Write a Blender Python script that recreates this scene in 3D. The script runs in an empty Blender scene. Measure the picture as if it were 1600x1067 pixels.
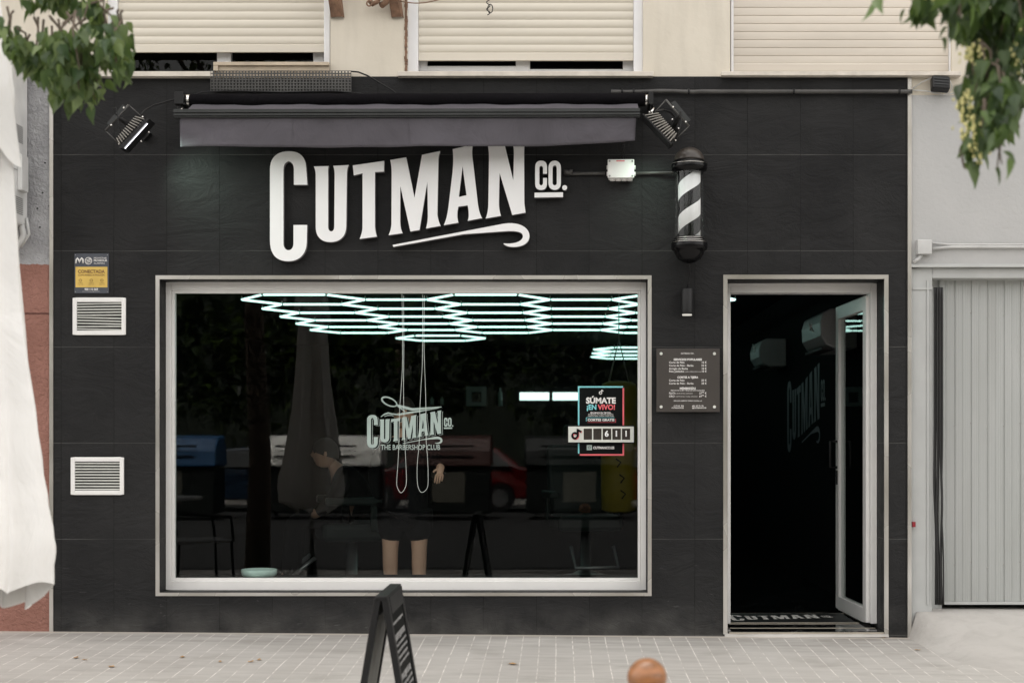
import bpy, bmesh, math, random, re
from mathutils import Vector, Matrix, noise
random.seed(7)
S = bpy.context.scene
COL = S.collection
PI = math.pi
R = math.radians
# ---------------------------------------------------------------- camera, world, sun, exposure
D = 9.6                    # metres from the shop front (plane y = 0)
CX, HY, F, CZ = 875.0, 688.0, 2400.0, 1.208
cd = bpy.data.cameras.new('camera'); cam = bpy.data.objects.new('camera', cd); COL.objects.link(cam)
cam.location = (0, -D, CZ); cam.rotation_euler = (R(90), 0, 0)
cd.sensor_width = 36; cd.lens = 36*F/1600
cd.shift_x = -(CX-800)/1600; cd.shift_y = (HY-533.5)/1600
cd.clip_start = .1; cd.clip_end = 500
cd.dof.use_dof = True; cd.dof.focus_distance = D; cd.dof.aperture_fstop = 2.6
S.camera = cam
S.render.resolution_x = 1024; S.render.resolution_y = 682
w = bpy.data.worlds.new('World'); S.world = w; w.use_nodes = True
nt = w.node_tree; nt.nodes.clear()
sky = nt.nodes.new('ShaderNodeTexSky'); sky.sky_type = 'NISHITA'; sky.sun_disc = False
SUN_EL, SUN_AZ = 63, 345      # the sun stands behind the building: the front is in open shade, the far kerb in sun
sky.sun_elevation = R(SUN_EL); sky.sun_rotation = R(SUN_AZ); sky.air_density = 1.0; sky.dust_density = 4.0; sky.ozone_density = .6
bg = nt.nodes.new('ShaderNodeBackground'); bg.inputs[1].default_value = .15
out = nt.nodes.new('ShaderNodeOutputWorld')
hs = nt.nodes.new('ShaderNodeHueSaturation'); hs.inputs['Saturation'].default_value = .1
nt.links.new(sky.outputs[0], hs.inputs['Color']); wb = nt.nodes.new('ShaderNodeMix'); wb.data_type = 'RGBA'; wb.blend_type = 'MULTIPLY'; wb.inputs[0].default_value = 1; wb.inputs[7].default_value = (1, .955, .905, 1); nt.links.new(hs.outputs[0], wb.inputs[6]); nt.links.new(wb.outputs[2], bg.inputs[0]); nt.links.new(bg.outputs[0], out.inputs[0])
sd = bpy.data.lights.new('sun', 'SUN'); sd.energy = 2.0; sd.angle = R(1.0); sd.color = (1, .96, .9)
so = bpy.data.objects.new('sun', sd); COL.objects.link(so)
az = R(SUN_AZ)
sdir = Vector((math.sin(az)*math.cos(R(SUN_EL)), math.cos(az)*math.cos(R(SUN_EL)), math.sin(R(SUN_EL))))
so.rotation_euler = sdir.to_track_quat('Z', 'Y').to_euler(); so.location = (0, -8, 20)
S.view_settings.view_transform = 'Standard'; S.view_settings.look = 'None'
S.view_settings.exposure = 2.12; S.view_settings.gamma = 1; S.view_settings.use_curve_mapping = False

# ---------------------------------------------------------------- node helper + materials
def lin(r, g, b):
    f = lambda c: (c/255/12.92 if c/255 <= .04045 else ((c/255+.055)/1.055)**2.4)
    return (f(r), f(g), f(b))
class N:
    def __init__(s, name):
        s.m = bpy.data.materials.new(name); s.m.use_nodes = True; s.t = s.m.node_tree; s.t.nodes.clear()
        s.o = s.t.nodes.new('ShaderNodeOutputMaterial')
    def n(s, ty, **k):
        x = s.t.nodes.new('ShaderNode'+ty)
        for a, b in k.items():
            if a.startswith('i_'):
                key = a[2:].replace('_', ' '); s.set(x.inputs[int(key) if key.isdigit() else key], b)
            else: setattr(x, a, b)
        return x
    def set(s, inp, v):
        if isinstance(v, bpy.types.NodeSocket): s.t.links.new(v, inp)
        elif isinstance(v, bpy.types.Node): s.t.links.new(v.outputs[0], inp)
        elif isinstance(v, tuple) and len(v) == 3 and inp.type == 'RGBA': inp.default_value = (*v, 1)
        else: inp.default_value = v
    def math(s, op, a, b=0.0, c=None):
        x = s.n('Math', operation=op); s.set(x.inputs[0], a); s.set(x.inputs[1], b)
        if c is not None: s.set(x.inputs[2], c)
        return x.outputs[0]
    def mix(s, f, a, b):
        x = s.n('Mix', data_type='RGBA'); s.set(x.inputs[0], f); s.set(x.inputs[6], a); s.set(x.inputs[7], b); return x.outputs[2]
    def ramp(s, f, p0, p1):
        x = s.n('MapRange'); s.set(x.inputs[0], f); x.inputs[1].default_value = p0; x.inputs[2].default_value = p1; return x.outputs[0]
    def pos(s): return s.n('NewGeometry').outputs['Position']
    def noise(s, scale, vec=None, detail=4, dist=0, rough=.55):
        x = s.n('TexNoise'); x.inputs['Scale'].default_value = scale; x.inputs['Detail'].default_value = detail
        x.inputs['Distortion'].default_value = dist; x.inputs['Roughness'].default_value = rough
        if vec is not None: s.set(x.inputs['Vector'], vec)
        return x.outputs[0]
    def scale(s, vec, v):
        x = s.n('VectorMath', operation='MULTIPLY'); s.set(x.inputs[0], vec); x.inputs[1].default_value = v; return x.outputs[0]
    def bump(s, h, strength, dist=.01, normal=None):
        x = s.n('Bump'); s.set(x.inputs['Height'], h); x.inputs['Strength'].default_value = strength; x.inputs['Distance'].default_value = dist
        if normal is not None: s.set(x.inputs['Normal'], normal)
        return x.outputs[0]
    def pbr(s, col, rough=.5, metal=0, normal=None, spec=.5, coat=0, sub=0, emi=None, es=0):
        p = s.n('BsdfPrincipled'); s.set(p.inputs['Base Color'], col); s.set(p.inputs['Roughness'], rough); s.set(p.inputs['Metallic'], metal)
        p.inputs['Specular IOR Level'].default_value = spec; p.inputs['Coat Weight'].default_value = coat
        if normal is not None: s.set(p.inputs['Normal'], normal)
        if emi is not None: s.set(p.inputs['Emission Color'], emi); p.inputs['Emission Strength'].default_value = es
        s.t.links.new(p.outputs[0], s.o.inputs[0]); return p
def mul(c, k): return tuple(min(1, x*k) for x in c[:3])
def mat(name, col, rough=.5, metal=0, var=.12, vs=6, bump=0, bs=60, spec=.5, coat=0, rv=.1, stretch=(1, 1, 1)):
    q = N(name); p = q.scale(q.pos(), stretch)
    f = q.ramp(q.noise(vs, p, 5), .3, .7)
    c = q.mix(f, mul(col, 1-var), mul(col, 1+var))
    r = q.math('ADD', q.math('MULTIPLY', q.noise(vs*3, p), rv), rough-rv/2)
    nm = q.bump(q.noise(bs, p, 6), bump, .01) if bump else None
    q.pbr(c, r, metal, nm, spec, coat); return q.m
def emit(name, col, s):
    q = N(name); e = q.n('Emission'); q.set(e.inputs[0], col); e.inputs[1].default_value = s
    q.t.links.new(e.outputs[0], q.o.inputs[0]); return q.m
def glass(name, ior=1.5, tint=(.74, .79, .77)):
    q = N(name); fr = q.n('Fresnel'); bf = q.n('NewGeometry').outputs['Backfacing']   # thin single sheet: same index from both sides
    q.set(fr.inputs[0], q.math('ADD', q.math('MULTIPLY', bf, 1/ior-ior), ior))
    t = q.n('BsdfTransparent'); q.set(t.inputs[0], tint); g = q.n('BsdfGlossy'); g.inputs['Roughness'].default_value = 0.0
    q.set(g.inputs['Color'], (.95, .97, .96))
    mx = q.n('MixShader'); q.set(mx.inputs[0], fr); q.set(mx.inputs[1], t); q.set(mx.inputs[2], g)
    q.t.links.new(mx.outputs[0], q.o.inputs[0]); return q.m

def slate():
    q = N('black_slate_tile'); P = q.pos(); sx = q.n('SeparateXYZ'); q.set(sx.inputs[0], P); X, Z = sx.outputs[0], sx.outputs[2]
    def joint(c, off, per, hw):
        d = q.math('ABSOLUTE', q.math('SUBTRACT', q.math('PINGPONG', q.math('SUBTRACT', c, off-per*40), per/2), 0.0))
        return q.math('LESS_THAN', d, hw)
    wob = q.math('MULTIPLY', q.math('SUBTRACT', q.noise(1.3, P, 2), .5), .006)
    Zw = q.math('ADD', Z, wob)
    hj = joint(Zw, .592, .6, .0022); vj = joint(q.math('ADD', X, wob), -3.118, .33, .0016)
    # per tile tone
    cell = q.n('TexWhiteNoise', noise_dimensions='2D'); cv = q.n('CombineXYZ')
    q.set(cv.inputs[0], q.math('FLOOR', q.math('DIVIDE', q.math('ADD', X, 3.118), .33))); q.set(cv.inputs[1], q.math('FLOOR', q.math('DIVIDE', q.math('SUBTRACT', Z, .592), .6)))
    q.set(cell.inputs['Vector'], cv)
    base = q.mix(cell.outputs[0], (.0105, .0105, .011), (.016, .016, .0165))
    base = q.mix(q.ramp(q.noise(2.2, P, 6), .35, .75), base, (.023, .023, .023))
    worn = q.ramp(q.noise(1.7, P, 3), .35, .6)
    base = q.mix(q.math('MULTIPLY', hj, q.math('ADD', q.math('MULTIPLY', worn, .75), .2)), base, (.085, .085, .08))
    base = q.mix(q.math('MULTIPLY', vj, .9), base, (.003, .003, .003))
    # paint specks and scuffs low on the wall
    v = q.n('TexVoronoi'); v.inputs['Scale'].default_value = 9; q.set(v.inputs['Vector'], P)
    spk = q.math('MULTIPLY', q.math('LESS_THAN', v.outputs['Distance'], .05), q.math('GREATER_THAN', q.noise(3, P, 1), .56))
    low = q.ramp(Z, .62, .1)
    base = q.mix(q.math('MULTIPLY', spk, q.math('MULTIPLY', low, .8)), base, (.3, .3, .29))
    dust = q.math('MULTIPLY', q.ramp(Z, .2, -.02), q.ramp(q.noise(5, P, 5), .3, .75))
    base = q.mix(q.math('MULTIPLY', dust, .5), base, (.16, .155, .145))
    scr = q.noise(14, q.scale(P, (.35, 1, 1.6)), 7, 2.5, .6)
    base = q.mix(q.math('MULTIPLY', q.ramp(scr, .66, .74), q.math('ADD', q.math('MULTIPLY', low, .35), .05)), base, (.2, .2, .2))
    sh = q.n('VectorMath', operation='MULTIPLY_ADD'); q.set(sh.inputs[0], cell.outputs[1]); sh.inputs[1].default_value = (7, 0, 7); q.set(sh.inputs[2], P)
    rel = q.noise(3.6, q.scale(sh.outputs[0], (.8, 1, 1.5)), 9, 1.0, .68)
    rel2 = q.noise(26, q.scale(sh.outputs[0], (.6, 1, 1.5)), 4, 1.0)
    h = q.math('ADD', q.math('MULTIPLY', rel, 1.0), q.math('MULTIPLY', rel2, .12))
    h = q.math('SUBTRACT', h, q.math('MULTIPLY', q.math('MAXIMUM', hj, vj), .35))
    q.pbr(base, q.math('ADD', q.math('MULTIPLY', q.noise(9, P, 4), .2), .42), 0, q.bump(h, .75, .02), .16); return q.m
def plaster(name, c1, c2, bs, bst, rough=.85, streak=.0):
    q = N(name); P = q.pos(); f = q.ramp(q.noise(1.4, P, 6), .3, .7); c = q.mix(f, c1, c2)
    if streak: c = q.mix(q.math('MULTIPLY', q.ramp(q.noise(6, q.scale(P, (1, 1, .15)), 6), .5, .75), streak), c, mul(c1, .55))
    q.pbr(c, rough, 0, q.bump(q.noise(bs, P, 5, .4), bst, .02), .3); return q.m
def redwall():
    q = N('painted_red_and_grey_render'); P = q.pos(); sx = q.n('SeparateXYZ'); q.set(sx.inputs[0], P); Z = sx.outputs[2]
    e = q.math('ADD', Z, q.math('MULTIPLY', q.math('SUBTRACT', q.noise(7, P, 4), .5), .12))
    up = q.math('GREATER_THAN', e, 2.3)
    jn = q.math('LESS_THAN', q.math('ABSOLUTE', q.math('SUBTRACT', Z, 2.0)), .006)
    red = q.mix(q.ramp(q.noise(2.5, P, 5), .3, .7), (.25, .12, .092), (.34, .17, .135)); red = q.mix(jn, red, (.12, .05, .04))
    gry = q.mix(q.ramp(q.noise(4, P, 5), .35, .65), (.30, .30, .31), (.42, .42, .43))
    v = q.n('TexVoronoi'); v.inputs['Scale'].default_value = 14; q.set(v.inputs['Vector'], P)
    gry = q.mix(q.math('LESS_THAN', v.outputs['Distance'], .09), gry, (.06, .06, .06))
    q.pbr(q.mix(up, red, gry), .85, 0, q.bump(q.noise(42, P, 4, .6), .9, .02), .3); return q.m
def paving():
    q = N('striped_concrete_paving'); P = q.pos(); sx = q.n('SeparateXYZ'); q.set(sx.inputs[0], P); X, Y = sx.outputs[0], sx.outputs[1]
    Xw = q.math('ADD', X, q.math('MULTIPLY', q.math('SUBTRACT', q.noise(2.0, P, 3), .5), .012))
    d = q.math('PINGPONG', q.math('ADD', Xw, 40.02), .0505); jx = q.ramp(d, .0046, .0022)
    fine = q.math('PINGPONG', q.math('ADD', Y, q.math('ADD', q.math('MULTIPLY', q.noise(1.2, P, 2), .01), 40)), .0175)
    jy = q.ramp(fine, .005, .0015)
    rn = q.noise(11, q.scale(P, (.22, 1.6, 1)), 5)
    cell = q.n('TexWhiteNoise', noise_dimensions='1D'); q.set(cell.inputs['W'], q.math('FLOOR', q.math('DIVIDE', q.math('ADD', Xw, 40.02), .101)))
    base = q.mix(q.ramp(rn, .3, .7), (.385, .37, .348), (.49, .472, .445))
    base = q.mix(q.math('MULTIPLY', cell.outputs[0], .3), base, (.39, .372, .348))
    base = q.mix(q.math('MULTIPLY', q.ramp(q.noise(1.1, P, 5), .42, .68), .55), base, (.53, .515, .485))
    # grime close to the wall
    gr = q.math('MULTIPLY', q.ramp(Y, -.75, -.12), q.ramp(q.noise(3, q.scale(P, (.5, 2.5, 1)), 5), .35, .65))
    base = q.mix(q.math('MULTIPLY', gr, .75), base, (.25, .235, .215))
    base = q.mix(q.math('MULTIPLY', jy, q.math('ADD', q.math('MULTIPLY', gr, .5), .04)), base, (.15, .14, .125))
    jc = q.mix(q.ramp(q.noise(9, P, 3), .4, .6), (.46, .44, .41), (.72, .69, .65))
    wear = q.math('ADD', q.math('MULTIPLY', q.ramp(q.noise(1.6, P, 3), .3, .6), .55), .45)
    base = q.mix(q.math('MULTIPLY', jx, wear), base, jc)
    v = q.n('TexVoronoi'); v.inputs['Scale'].default_value = 13; q.set(v.inputs['Vector'], P)
    sp = q.math('MULTIPLY', q.math('LESS_THAN', v.outputs['Distance'], .07), q.math('GREATER_THAN', q.noise(2.3, P, 1), .55))
    base = q.mix(q.math('MULTIPLY', sp, .7), base, (.6, .58, .55))
    base = q.mix(q.math('MULTIPLY', q.ramp(q.noise(2.6, q.scale(P, (1, 1.5, 1)), 6, .4), .54, .72), .45), base, (.27, .25, .225))
    # mortar fillet against the facade
    fil = q.math('GREATER_THAN', q.math('ADD', Y, q.math('MULTIPLY', q.noise(12, P, 4), .05)), -.035)
    base = q.mix(fil, base, (.43, .39, .345))
    h = q.math('SUBTRACT', q.math('MULTIPLY', q.noise(60, P, 4), .3), q.math('ADD', q.math('MULTIPLY', jx, .2), q.math('MULTIPLY', jy, .25)))
    q.pbr(base, .72, 0, q.bump(h, .5, .006), .3); return q.m
def concrete_ramp():
    q = N('patched_concrete'); P = q.pos()
    c = q.mix(q.ramp(q.noise(1.1, P, 6, .6), .35, .65), (.38, .363, .34), (.48, .462, .435))
    c = q.mix(q.math('MULTIPLY', q.ramp(q.noise(7, P, 8, .65), .48, .72), .35), c, (.32, .305, .285))
    q.pbr(c, .8, 0, q.bump(q.noise(25, P, 6), .5, .01), .3); return q.m
def marble():
    q = N('polished_black_marble'); P = q.pos(); a = q.noise(1.6, P, 5, 2.2); vv = q.ramp(q.math('ABSOLUTE', q.math('SUBTRACT', a, .5)), .012, .0)
    c = q.mix(q.math('MULTIPLY', vv, q.ramp(q.noise(2, P, 2), .4, .7)), (.006, .006, .0065), (.28, .27, .25))
    q.pbr(c, .06, 0, None, .5); return q.m
def trimmetal():
    q = N('weathered_steel_trim'); P = q.pos(); f = q.ramp(q.noise(2.4, q.scale(P, (.6, 1, .6)), 2, .3), .3, .75)
    c = q.mix(f, (.34, .32, .28), (.60, .58, .55)); q.pbr(c, q.math('ADD', q.math('MULTIPLY', f, .2), .18), .45, None); return q.m
def barber_stripe(x0, y0):
    q = N('black_and_white_helix'); sx = q.n('SeparateXYZ'); q.set(sx.inputs[0], q.pos())
    th = q.math('ARCTAN2', q.math('SUBTRACT', sx.outputs[1], y0), q.math('SUBTRACT', sx.outputs[0], x0))   # front = -pi/2
    ph = q.math('FRACT', q.math('ADD', q.math('SUBTRACT', q.math('DIVIDE', sx.outputs[2], .197), q.math('MULTIPLY', q.math('ADD', th, PI/2), 1.35/(2*PI))), 40.0+STRIPE))
    q.pbr(q.mix(q.math('LESS_THAN', ph, .5), (.004, .004, .005), (.72, .74, .74)), .6, spec=.1); return q.m
STRIPE = .12
def ribbed():
    q = N('pale_grey_ribbed_steel'); P = q.pos(); sx = q.n('SeparateXYZ'); q.set(sx.inputs[0], P)
    w_ = q.math('PINGPONG', q.math('ADD', sx.outputs[0], 40.0), .0058)
    c = q.mix(q.ramp(q.noise(1.3, q.scale(P, (1, 1, .5)), 5), .3, .7), (.37, .385, .37), (.44, .45, .44))
    c = q.mix(q.math('MULTIPLY', q.ramp(q.noise(9, q.scale(P, (1, 1, .12)), 5), .5, .8), .35), c, (.28, .28, .26))
    q.pbr(c, .45, .1, q.bump(w_, .6, .2), .4); return q.m
def cloth(name, col, var=.15, bs=900):
    q = N(name); P = q.pos(); c = q.mix(q.ramp(q.noise(2.5, P, 5, .8), .3, .7), mul(col, 1-var), mul(col, 1+var))
    h = q.noise(3.5, q.scale(P, (1, 1, .6)), 4, 1.5)
    q.pbr(c, .95, 0, q.bump(h, .7, .03), .05); return q.m
def leafmat(name, c1, c2):
    q = N(name); P = q.pos(); oi = q.n('NewGeometry').outputs['Random Per Island']
    c = q.mix(q.math('POWER', oi, 1.6), c1, c2); d = q.n('BsdfPrincipled'); q.set(d.inputs['Base Color'], c); d.inputs['Roughness'].default_value = .42
    t = q.n('BsdfTranslucent'); q.set(t.inputs[0], q.mix(.5, c, (.22, .33, .06)))
    mx = q.n('MixShader'); mx.inputs[0].default_value = .3; q.set(mx.inputs[1], d); q.set(mx.inputs[2], t); q.t.links.new(mx.outputs[0], q.o.inputs[0]); return q.m
MT = dict(
    slate=slate(), trim=trimmetal(), paving=paving(), ramp=concrete_ramp(), marble=marble(), redwall=redwall(),
    cream=plaster('cream_render', (.60, .55, .46), (.68, .63, .54), 16, .12, .85, .25),
    greywall=plaster('pale_grey_render', (.42, .42, .415), (.48, .478, .47), 30, .18, .8),
    white=mat('white_lacquer', (.80, .79, .77), .35, var=.03), pvc=mat('white_pvc', (.74, .74, .75), .35, var=.04),
    signwhite=mat('white_sign_face', (.84, .84, .84), .45, var=.02), signside=mat('sign_return', (.2, .19, .2), .5),
    shut=mat('cream_shutter_slats', (.62, .575, .49), .5, var=.05, vs=2, stretch=(.3, 1, 6)), shut2=mat('stained_cream_shutter_slats', (.60, .545, .47), .5, var=.12, vs=1.6, stretch=(.4, 1, 2)),
    dark=mat('deep_shadow_paint', (.012, .010, .009), .7), black=mat('black_powder_coat', (.010, .010, .0105), .42, bump=.05, spec=.3), gblack=mat('gloss_black', (.003, .003, .0035), .2, var=.05, rv=.02, spec=.25),
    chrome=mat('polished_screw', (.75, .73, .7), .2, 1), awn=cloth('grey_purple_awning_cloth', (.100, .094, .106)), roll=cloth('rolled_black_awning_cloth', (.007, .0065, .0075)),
    awnbar=mat('dark_grey_awning_bar', (.038, .040, .040), .4, .1, spec=.3), wood=mat('oiled_wood', (.28, .115, .04), .38, var=.4, vs=14, stretch=(1, 1, 4), coat=.3),
    board=mat('weathered_beige_board', (.5, .42, .32), .8, var=.2, bump=.2), rust=mat('rusty_iron', (.19, .11, .07), .8, var=.4, vs=20, bump=.4), stone=mat('chipped_window_sill', (.62, .57, .5), .7, var=.12, vs=12, bump=.15),
    plaque=mat('brown_anodised_plaque', (.052, .045, .040), .38, .2, var=.08), txt=mat('white_lettering', (.78, .76, .74), .5), greyw=mat('warm_grey_plastic', (.62, .63, .58), .5),
    cyan=mat('cyan_print', (.22, .62, .66), .5), redp=mat('coral_print', (.72, .12, .14), .5), pblack=mat('black_print', (.003, .004, .004), .6, spec=.1),
    navy=mat('slate_blue_plate', (.055, .062, .078), .45), yellow=mat('mustard_print', (.66, .45, .10), .5), brownt=mat('brown_print', (.16, .07, .02), .5),
    fin=mat('light_catching_fins', (.34, .32, .29), .4, .3), maroon=mat('dark_red_sticker', (.25, .01, .02), .5), garage=ribbed(), gframe=mat('pale_grey_steel_frame', (.47, .48, .47), .45, var=.06),  # fins coloured pale to stand for light caught on black edges
    rubber=mat('black_rubber', (.012, .012, .012), .5, bump=.2), pipe=mat('grey_black_conduit', (.055, .053, .05), .35, var=.3, vs=10), conduit=mat('white_painted_conduit', (.5, .5, .49), .5),
    umb=cloth('off_white_canopy_cloth', (.84, .83, .81), .04), ac=mat('white_casing', (.66, .66, .65), .45), room=mat('black_interior_paint', (.004, .004, .0045), .9, spec=.05),
    decal=mat('pale_green_vinyl', (.36, .44, .41), .6), cord=mat('white_bead_chain', (.62, .67, .64), .4), iron=mat('cast_grey_metal', (.35, .35, .35), .35, .8), bark=mat('tree_bark', (.13, .10, .075), .9, bump=.6, bs=30, stretch=(1, 1, .2)),
    leaf=leafmat('leaf_green', (.03, .07, .02), (.22, .29, .11)), leaf2=leafmat('dark_leaf_green', (.015, .04, .012), (.12, .19, .055)), farleaf=leafmat('far_leaf_green', (.008, .016, .005), (.025, .04, .012)), hedge=mat('dark_green_hedge_render', (.012, .018, .010), .9, var=.5, vs=2), flower=mat('pale_yellow_blossom', (.62, .58, .25), .7, var=.3), dry=mat('dry_leaf', (.42, .26, .12), .8, var=.4),
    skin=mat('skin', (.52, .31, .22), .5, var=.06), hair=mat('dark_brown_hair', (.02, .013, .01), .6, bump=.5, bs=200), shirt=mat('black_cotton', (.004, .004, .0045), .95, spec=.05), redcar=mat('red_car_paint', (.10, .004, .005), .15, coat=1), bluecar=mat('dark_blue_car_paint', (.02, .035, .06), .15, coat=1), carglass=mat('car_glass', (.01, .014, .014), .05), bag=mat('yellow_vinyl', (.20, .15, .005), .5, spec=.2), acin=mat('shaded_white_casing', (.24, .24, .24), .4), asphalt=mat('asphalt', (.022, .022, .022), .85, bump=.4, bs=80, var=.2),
    blue=mat('blue_plastic', (.022, .09, .21), .4), lidw=mat('pale_grey_plastic', (.82, .82, .78), .45), brownp=mat('brown_plastic', (.075, .03, .025), .4), bin=mat('dark_green_plastic', (.006, .009, .008), .5), mint=mat('mint_ceramic', (.60, .74, .69), .3), teal=mat('dark_teal_vinyl', (.006, .014, .012), .45, spec=.3), canvas=mat('poster_paper', (.11, .105, .085), .7, var=.3, vs=14),
    glass=glass('shop_window_glass', 1.43, (.74, .79, .77)), clear=glass('clear_glass', 1.45, (.98, .98, .98)), upglass=glass('upstairs_glass', 1.25, (.3, .3, .3)), tube=emit('lit_white_tube', (.6, 1.0, .9), .62), lamp=emit('lit_lamp_glass', (.93, .93, 1.0), 1.0), warm=emit('warm_spot_lens', (1, .95, .85), .16), mir=emit('lit_panel', (.75, 1, .95), .5), greylet2=mat('faded_chalk_grey', (.22, .22, .22), .8, var=.5, vs=40), greylet=mat('grey_wall_lettering', (.10, .11, .125), .5), matlet=mat('worn_white_mat_lettering', (.7, .68, .64), .7, var=.4, vs=60), brass=mat('brass_inlay', (.55, .5, .42), .35, .6))

# ---------------------------------------------------------------- mesh builder
def P(px, py, y=0.0):
    s = F/(D+y); return ((px-CX)/s, CZ-(py-HY)/s)
def PV(px, py, y=0.0):
    x, z = P(px, py, y); return Vector((x, y, z))
class MB:
    def __init__(s): s.v = []; s.f = []; s.sm = []; s.mi = []; s.mx = None; s.cur = 0
    def av(s, p):
        p = Vector(p); s.v.append(s.mx @ p if s.mx else p); return len(s.v)-1
    def face(s, idx, smooth=False): s.f.append(tuple(idx)); s.sm.append(smooth); s.mi.append(s.cur)
    def poly(s, pts, smooth=False): s.face([s.av(p) for p in pts], smooth)
    def box(s, x0, x1, y0, y1, z0, z1):
        if x0 > x1: x0, x1 = x1, x0
        if y0 > y1: y0, y1 = y1, y0
        if z0 > z1: z0, z1 = z1, z0
        i = [s.av(p) for p in ((x0,y0,z0),(x1,y0,z0),(x1,y1,z0),(x0,y1,z0),(x0,y0,z1),(x1,y0,z1),(x1,y1,z1),(x0,y1,z1))]
        for q in ((0,3,2,1),(4,5,6,7),(0,1,5,4),(1,2,6,5),(2,3,7,6),(3,0,4,7)): s.face([i[k] for k in q])
        return s
    def pbox(s, px0, px1, py0, py1, y0, y1, yr=None):          # rectangle read at depth yr (default y0)
        yr = y0 if yr is None else yr
        a = P(px0, py1, yr); b = P(px1, py0, yr); return s.box(a[0], b[0], y0, y1, a[1], b[1])
    def prism(s, pts, y0, y1):                                   # pts = [(x,z)] extruded along y
        a = 0
        for i in range(len(pts)): a += pts[i][0]*pts[(i+1) % len(pts)][1]-pts[(i+1) % len(pts)][0]*pts[i][1]
        if a < 0: pts = pts[::-1]
        f = [s.av((x, y0, z)) for x, z in pts]; b = [s.av((x, y1, z)) for x, z in pts]; n = len(pts)
        s.face(f); s.face(b[::-1])
        for i in range(n): s.face((f[i], b[i], b[(i+1) % n], f[(i+1) % n]))
        return s
    def tube(s, pts, r, seg=8, cap=True, smooth=True):
        pts = [Vector(p) for p in pts]; n = len(pts); rr = r if isinstance(r, (list, tuple)) else [r]*n
        rings = []; up = None
        for i, p in enumerate(pts):
            t = (pts[min(i+1, n-1)]-pts[max(i-1, 0)]).normalized()
            if up is None:
                up = Vector((0, 0, 1)) if abs(t.z) < .9 else Vector((1, 0, 0))
            a = t.cross(up).normalized(); b = a.cross(t).normalized(); up = b
            rings.append([s.av(p+(a*math.cos(2*PI*k/seg)+b*math.sin(2*PI*k/seg))*rr[i]) for k in range(seg)])
        for i in range(n-1):
            for k in range(seg): s.face((rings[i][k], rings[i+1][k], rings[i+1][(k+1) % seg], rings[i][(k+1) % seg]), smooth)
        if cap: s.face(rings[0]); s.face(rings[-1][::-1])
        return s
    def lathe(s, prof, cx, cy, seg=32, fn=None, smooth=True):    # prof [(r,z)]
        rings = []
        for j, (r, z) in enumerate(prof):
            ring = []
            for k in range(seg):
                a = 2*PI*k/seg; q = r*(fn(a, j, z) if fn else 1); ring.append(s.av((cx+q*math.cos(a), cy+q*math.sin(a), z)))
            rings.append(ring)
        for i in range(len(rings)-1):
            for k in range(seg): s.face((rings[i][k], rings[i][(k+1) % seg], rings[i+1][(k+1) % seg], rings[i+1][k]), smooth)
        s.face(rings[0][::-1]); s.face(rings[-1]); return s
    def ball(s, c, r, sq=(1, 1, 1), seg=16):
        c = Vector(c); rings = []
        for j in range(1, seg//2):
            t = PI*j/(seg//2); rings.append([s.av(c+Vector((r*sq[0]*math.sin(t)*math.cos(2*PI*k/seg), r*sq[1]*math.sin(t)*math.sin(2*PI*k/seg), r*sq[2]*math.cos(t)))) for k in range(seg)])
        a = s.av(c+Vector((0, 0, r*sq[2]))); b = s.av(c-Vector((0, 0, r*sq[2])))
        for k in range(seg):
            s.face((a, rings[0][k], rings[0][(k+1) % seg]), True); s.face((b, rings[-1][(k+1) % seg], rings[-1][k]), True)
            for j in range(len(rings)-1): s.face((rings[j][k], rings[j+1][k], rings[j+1][(k+1) % seg], rings[j][(k+1) % seg]), True)
        return s
    def grid(s, nx, ny, fn, smooth=True):
        i = [[s.av(fn(a/nx, b/ny)) for b in range(ny+1)] for a in range(nx+1)]
        for a in range(nx):
            for b in range(ny): s.face((i[a][b], i[a+1][b], i[a+1][b+1], i[a][b+1]), smooth)
        return s
    def wall(s, xs, zs, hole, y0, y1):                            # slab with rectangular openings
        def solid(i, j): return 0 <= i < len(xs)-1 and 0 <= j < len(zs)-1 and not hole((xs[i]+xs[i+1])/2, (zs[j]+zs[j+1])/2)
        for i in range(len(xs)-1):
            for j in range(len(zs)-1):
                if not solid(i, j): continue
                a, b, c, d = xs[i], xs[i+1], zs[j], zs[j+1]
                s.poly(((a,y0,c),(b,y0,c),(b,y0,d),(a,y0,d))); s.poly(((a,y1,c),(a,y1,d),(b,y1,d),(b,y1,c)))
                if not solid(i-1, j): s.poly(((a,y0,c),(a,y0,d),(a,y1,d),(a,y1,c)))
                if not solid(i+1, j): s.poly(((b,y0,c),(b,y1,c),(b,y1,d),(b,y0,d)))
                if not solid(i, j-1): s.poly(((a,y0,c),(a,y1,c),(b,y1,c),(b,y0,c)))
                if not solid(i, j+1): s.poly(((a,y0,d),(b,y0,d),(b,y1,d),(a,y1,d)))
        return s
    def addmesh(s, me, fn):
        base = len(s.v)
        for v in me.vertices: s.av(fn(*v.co))
        for p in me.polygons: s.face([base+k for k in p.vertices])
        return s
ORG = {}
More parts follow.
